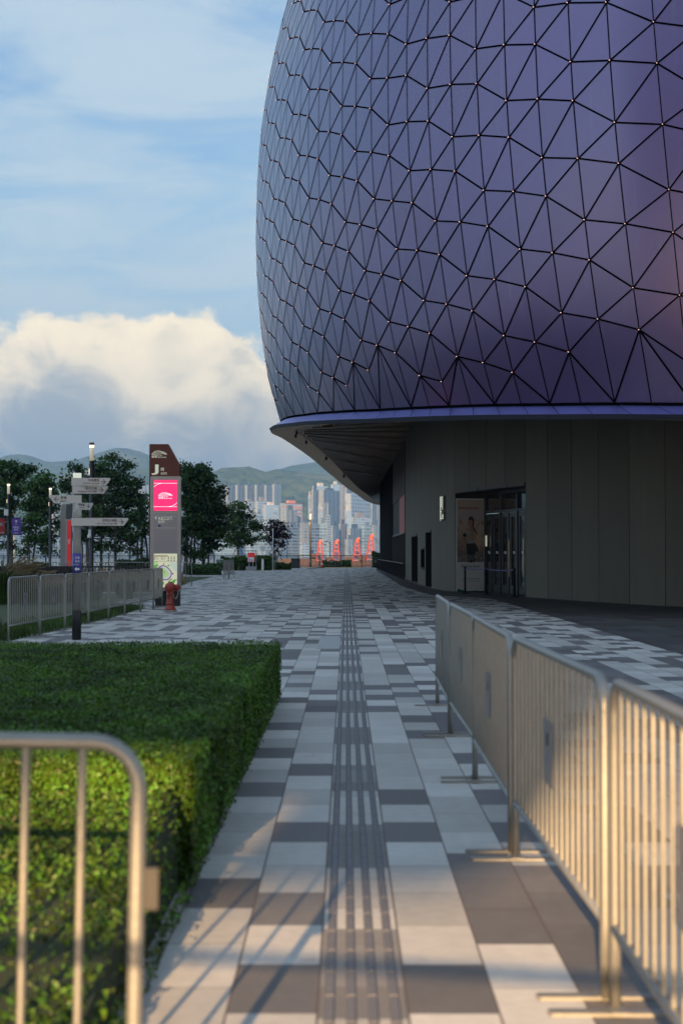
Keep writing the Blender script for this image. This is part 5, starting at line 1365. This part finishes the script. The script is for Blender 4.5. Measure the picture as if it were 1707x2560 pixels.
b = MB(); b.prism([(gx(700, Y), Y, -6.4), (gx(788, Y), Y, -6.4), (gx(792, Y), Y, gz(1397, Y)), (gx(697, Y), Y, gz(1397, Y))], (0, 12, 0)); b.build('hull', M['rust'], t)
b = MB(); b.box(gx(776, Y), gx(793, Y), Y + 2, Y + 9, gz(1397, Y), gz(1384, Y)); b.build('deck_house', M['rust'], t)

# ------------------------------------------------------------------ city across the harbour
T = {}
cr, wh, gy, pk, bl = (.28, .31, .33), (.36, .42, .47), (.17, .22, .27), (.26, .22, .23), (.10, .14, .20)
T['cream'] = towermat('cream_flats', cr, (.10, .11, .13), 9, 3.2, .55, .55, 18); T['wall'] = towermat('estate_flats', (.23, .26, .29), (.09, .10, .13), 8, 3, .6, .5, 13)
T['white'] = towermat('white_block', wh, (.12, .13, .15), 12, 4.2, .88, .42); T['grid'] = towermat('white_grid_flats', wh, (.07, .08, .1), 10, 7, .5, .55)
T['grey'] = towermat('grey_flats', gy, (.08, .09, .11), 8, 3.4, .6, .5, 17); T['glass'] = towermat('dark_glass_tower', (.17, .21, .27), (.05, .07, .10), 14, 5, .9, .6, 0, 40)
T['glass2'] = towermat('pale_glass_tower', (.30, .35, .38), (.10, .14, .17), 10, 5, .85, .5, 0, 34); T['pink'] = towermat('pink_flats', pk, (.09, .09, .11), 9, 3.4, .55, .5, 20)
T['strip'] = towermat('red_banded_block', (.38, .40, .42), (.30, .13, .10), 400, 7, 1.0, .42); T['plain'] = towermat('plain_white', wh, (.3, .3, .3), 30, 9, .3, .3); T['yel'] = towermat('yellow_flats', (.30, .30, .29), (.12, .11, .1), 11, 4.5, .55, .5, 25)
T['end'] = towermat('sun_painted_end_cream', (.32, .29, .25), (.12, .12, .13), 7, 3.4, .45, .45); T['end_w'] = towermat('white_end_wall', (.37, .35, .33), (.2, .2, .2), 11, 4, .4, .4)  # lighter short ends: sunlight put into the colour
def tower(label, px0, px1, py_, Y, m, roof='box', dep=None, yaw=62, pods=None, cat='tower block', name='tower_block', base=None):
    """a slab turned so that a short end takes the sun and the long side lies in shade, deepened by their colours; it fills px0..px1 of the view"""
    x0, x1 = gx(px0, Y), gx(px1, Y); W_ = x1 - x0; H = gz(py_, Y) + 6; a = R(yaw)
    end = W_ * .24 / math.sin(a); lng = W_ * .76 / math.cos(a)
    if dep: lng = min(lng, dep / math.cos(a))
    # corner nearest the camera; the sunlit end runs back to the left of it, the shaded side to the right
    c = Vector((x0 + W_ * .24, Y, -6)); e1 = Vector((-math.sin(a), math.cos(a), 0)) * 0 + Vector((-math.sin(a), math.cos(a), 0)).normalized() * end; e2 = Vector((math.cos(a), math.sin(a), 0)) * lng
    t = thing(name, (c.x, c.y, -6), label, cat, 'buildings across the harbour')
    P = [c + e1, c, c + e2, c + e1 + e2]; u = 0.0; b = MB()
    for p, q in zip(P, P[1:] + P[:1]):
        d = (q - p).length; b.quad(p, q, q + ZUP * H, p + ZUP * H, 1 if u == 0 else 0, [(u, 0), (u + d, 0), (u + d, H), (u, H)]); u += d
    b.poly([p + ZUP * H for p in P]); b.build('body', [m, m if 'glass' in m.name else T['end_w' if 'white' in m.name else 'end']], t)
    b = MB(); ct = sum(P, Vector()) / 4; n = pods or max(1, int(W_ / 26))
    for k in range(n):
        f = (k + .5) / n; o = c + e1 * .3 + e2 * (f - .2 / n) + ZUP * H; b.obox(o, e1 * .45, e2 * (.4 / n), ZUP * rnd.uniform(3, 9))
    b.build('roof_house', m, t); return t
C = lambda cx, cy: (520 + cx / 3.409, 1180 + cy / 3.409)
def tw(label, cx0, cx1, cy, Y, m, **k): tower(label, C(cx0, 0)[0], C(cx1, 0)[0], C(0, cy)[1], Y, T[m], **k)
BK = 3300
for k, (a, c, h) in enumerate([(95, 146, 113), (147, 229, 109), (231, 312, 109), (313, 393, 110), (395, 476, 108), (478, 545, 110)]):
    nm = ['leftmost', 'second', 'third', 'fourth', 'fifth', 'sixth'][k]
    tw(f'{nm} slab of the long pale estate wall below the hill' if k else 'first slab of the pale estate wall, half behind the dense tree', a, c, h, BK + k * 4, 'wall')
tw('taller end slab closing the pale estate wall', 546, 619, 103, BK - 60, 'cream')
tw('white complex with long window bands under the estate wall', 395, 515, 249, 2900, 'white', yaw=50); tw('low white wing under the estate wall, behind the young tree', 300, 398, 250, 2910, 'white', yaw=50); tw('lower white annexe right of the white complex', 460, 598, 280, 2860, 'plain', yaw=48)
tw('block banded in red and white above the cream towers', 610, 797, 264, 2820, 'strip', yaw=50); tw('narrow red banded wing stepping down the slope', 750, 795, 318, 2760, 'strip', yaw=50); tw('old yellow grey block below the red banded one', 636, 756, 322, 2700, 'yel', yaw=55)
tw('broad grey estate tower on the slope, left half', 880, 942, 150, 2950, 'grey'); tw('broad grey estate tower on the slope, wide right half', 940, 1125, 152, 2960, 'grey')
tw('white penthouse block topping the grey estate towers', 888, 1022, 118, 3050, 'plain', yaw=50); tw('small white roof block beside the orange tower', 1046, 1122, 102, 3060, 'plain', yaw=50)
tw('slim orange tower between the estates', 1122, 1168, 110, 2930, 'pink', yaw=30); tw('dark tower behind the white gridded flats', 1160, 1240, 130, 3200, 'grey'); tw('tall white gridded flats under the eave', 1166, 1386, 182, 2860, 'grid')
tw('podium with long white bands beneath the gridded flats', 1188, 1396, 384, 2780, 'white', yaw=45); tw('dusky tower right of the gridded flats', 1386, 1442, 256, 2850, 'grey'); tw('white tower touching the black stadium wall', 1434, 1470, 282, 2700, 'cream', yaw=55)
tw('slim beige tower before the grey estate', 990, 1027, 262, 2800, 'yel', yaw=45); tw('thin white tower before the left grey estate', 936, 962, 286, 2790, 'plain', yaw=45); tw('stepped white tower right of the thin white one', 955, 983, 322, 2700, 'plain', yaw=45)
tw('tall thin white tower near the waterfront lamp', 1004, 1042, 366, 2560, 'white', yaw=50); tw('plain white slab on the podium edge', 1164, 1214, 330, 2620, 'plain', yaw=40); tw('small white house at the hill foot left of the grey estate', 852, 878, 196, 2960, 'plain', yaw=40)
tw('dark blue office tower with pale bands, broadest at the shore', 662, 784, 470, 2450, 'glass', yaw=40); tw('cream tower with many windows beside the dark offices', 782, 858, 428, 2440, 'yel', yaw=50); tw('low pale block at the foot of the cream tower', 780, 862, 604, 2400, 'white', yaw=45)
tw('dark glass tower behind the waterfront lamp', 858, 948, 440, 2450, 'glass', yaw=40); tw('pale green glass tower right of the waterfront lamp', 946, 1008, 436, 2455, 'glass2', yaw=35); tw('small white cube block at the shore right of the lamp', 1006, 1034, 616, 2380, 'plain', yaw=45)
tw('pale stepped flats above the second red crane', 1046, 1116, 456, 2460, 'grey'); tw('pinkish tower above the third red crane', 1112, 1186, 438, 2500, 'pink'); tw('low wide pale block between the cranes', 1166, 1250, 572, 2390, 'cream', yaw=50)
tw('grey blue tower beneath the white podium', 1182, 1314, 478, 2480, 'grey', yaw=55); tw('greenish towers over the tallest crane', 1310, 1402, 456, 2470, 'glass2', yaw=50); tw('pale flats at the black wall above the dark bush', 1396, 1462, 448, 2450, 'cream', yaw=55)
tw('low terrace of shore buildings left of the dark offices', 500, 664, 560, 2420, 'glass', yaw=45); tw('tower seen behind the plum tree', 560, 640, 440, 2520, 'grey', yaw=50); tw('broad shore block behind the young tree', 320, 508, 548, 2430, 'glass2', yaw=45); tw('cream podium along the shore behind the map stand', 420, 512, 672, 2380, 'cream', yaw=40)
tw('office block behind the airy young tree', 230, 330, 470, 2500, 'glass', yaw=50); tw('shore block between the two trees right of the pylon', 60, 240, 590, 2440, 'glass2', yaw=45); tw('slim tower with an open white frame, behind the young tree', 400, 470, 352, 2650, 'glass2', yaw=45)
tw('brownish tower peeping between the dense and young trees', 150, 215, 250, 2800, 'pink', yaw=45)
L2 = [('blue towers at the left edge behind the spreading tree', -20, 28, 1288, 2500, 'glass'), ('second blue block at left behind the lamp with banners', 30, 62, 1300, 2520, 'grey'), ('pale block low between the left trees', 48, 130, 1345, 2450, 'glass'), ('cream towers glimpsed left of the grey column sign', 128, 152, 1252, 2750, 'cream'), ('grey towers behind the largest tree', 150, 215, 1270, 2760, 'grey'), ('low shore block seen under the largest tree', 180, 300, 1335, 2440, 'glass'), ('cream estate tower just left of the maroon pylon', 346, 376, 1212, 3200, 'cream'), ('cream estate tower hidden behind the pylon edge', 374, 420, 1214, 3210, 'wall'), ('shore block behind the tangled tree', 300, 380, 1340, 2450, 'glass'), ('block behind the trunks of the tall dense tree', 440, 540, 1330, 2440, 'glass')]
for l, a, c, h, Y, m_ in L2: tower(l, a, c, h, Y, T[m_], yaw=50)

# ------------------------------------------------------------------ hills
def hill(name, ridge, Y, depth, seed, rough=1.0):
    pts = [(gx(x, Y), gz(y, Y)) for x, y in ridge]; b = MB(); x0, x1 = pts[0][0], pts[-1][0]; nx, ny = 220, 26; rows_ = []
    for j in range(ny + 1):
        f = j / ny; r = []
        for i in range(nx + 1):
            x = x0 + (x1 - x0) * i / nx; zr = lerp_table(pts, x) + 6; y = Y - depth * (1 - f)
            pr = (math.sin(f * math.pi / 2)) ** 1.3; z = zr * pr
            z += (mn.fractal(Vector((x * .0035 + seed, y * .0025, 0)), 1.0, 2.0, 5) * 55 * rough * math.sin(f * math.pi) + mn.noise(Vector((x * .03, seed, y * .03))) * 5 * rough)
            r.append(len(b.v)); b.v.append((x, y, z - 6))
        rows_.append(r)
    for j in range(ny):
        for i in range(nx): b.f.append((rows_[j][i], rows_[j][i + 1], rows_[j + 1][i + 1], rows_[j + 1][i])); b.m.append(0)
    i = len(b.v); b.v += [(x0 + (x1 - x0) * k / nx, Y + 900, -8) for k in range(nx + 1)]
    for k in range(nx): b.f.append((rows_[ny][k], rows_[ny][k + 1], i + k + 1, i + k)); b.m.append(0)
    return b.build(name, M['forest'], smooth=True, kind='structure')
hill('far_hills', [(-2600, 1200), (-900, 1185), (-300, 1170), (-80, 1185), (0, 1162), (27, 1147), (61, 1137), (92, 1144), (122, 1158), (159, 1157), (214, 1150), (251, 1134), (297, 1125), (349, 1129), (372, 1140), (430, 1160), (500, 1178), (560, 1182), (660, 1186), (690, 1178), (722, 1168), (756, 1161), (794, 1159), (860, 1162), (950, 1172), (1300, 1160), (2200, 1190), (4200, 1230)], 6300, 1500, 3.1)
hill('near_hills', [(-2600, 1260), (-600, 1235), (0, 1214), (100, 1203), (170, 1190), (260, 1178), (372, 1170), (440, 1180), (520, 1189), (545, 1178), (570, 1173.5), (633, 1171), (660, 1183), (700, 1178), (740, 1182), (800, 1190), (860, 1192), (950, 1200), (1400, 1190), (2500, 1230), (4200, 1260)], 4700, 1250, 8.4)

# ------------------------------------------------------------------ added unseen behind the camera: a hall and cables that cast shade on the plaza
t = thing('added_shade_hall', (-20, -45, 0), 'invented grey hall on round columns, added unseen behind the viewer to shade the plaza', 'shade blocker')
b = MB()
for x0, x1, zb in ((-5.9, -4.755, 10.0), (-4.75, 80, 11.3), (-90, -5.905, 10.66)): b.prism([(x0, -30, zb), (x0, -30, 56), (x0, -60, 56), (x0, -60, zb + 11)], (x1 - x0, 0, 0))  # underside heights shaped to let sun reach the near paving and barriers
b.build('added_hall_body', M['caster'], t)
for x in (-70, -45, -20, 30):
    b = MB(); b.lathe([(.7, 0), (.7, 15.5)], (x, -45, 0), 16); b.build('column', M['concrete_pad'], t)

t = thing('added_shadow_cables', (0, -.3, 1.6), 'two thin unseen cables added behind the viewer to cast shadow lines on the paving', 'cable')  # added to draw a pair of shadow lines across the paving
for dz_ in (0, .034):
    b = MB(); b.tube([(-4, .52, 1.62 - dz_), (4, -1.2, 1.62 - dz_)], .016, 6); b.build('cable', M['black'], t)

# ------------------------------------------------------------------ haze
def haze():
    b = MB(); b.box(-7000, 7000, -300, 9000, -8, 560)
    m = bpy.data.materials.new('haze_air'); m.use_nodes = True; n = m.node_tree.nodes; n.clear()
    o = n.new('ShaderNodeOutputMaterial'); v = n.new('ShaderNodeVolumePrincipled')
    v.inputs['Color'].default_value = (.20, .42, .80, 1); v.inputs['Density'].default_value = 0.00017; v.inputs['Anisotropy'].default_value = 0.1
    m.node_tree.links.new(v.outputs[0], o.inputs['Volume'])
    b.build('haze', m, kind='stuff')
haze()
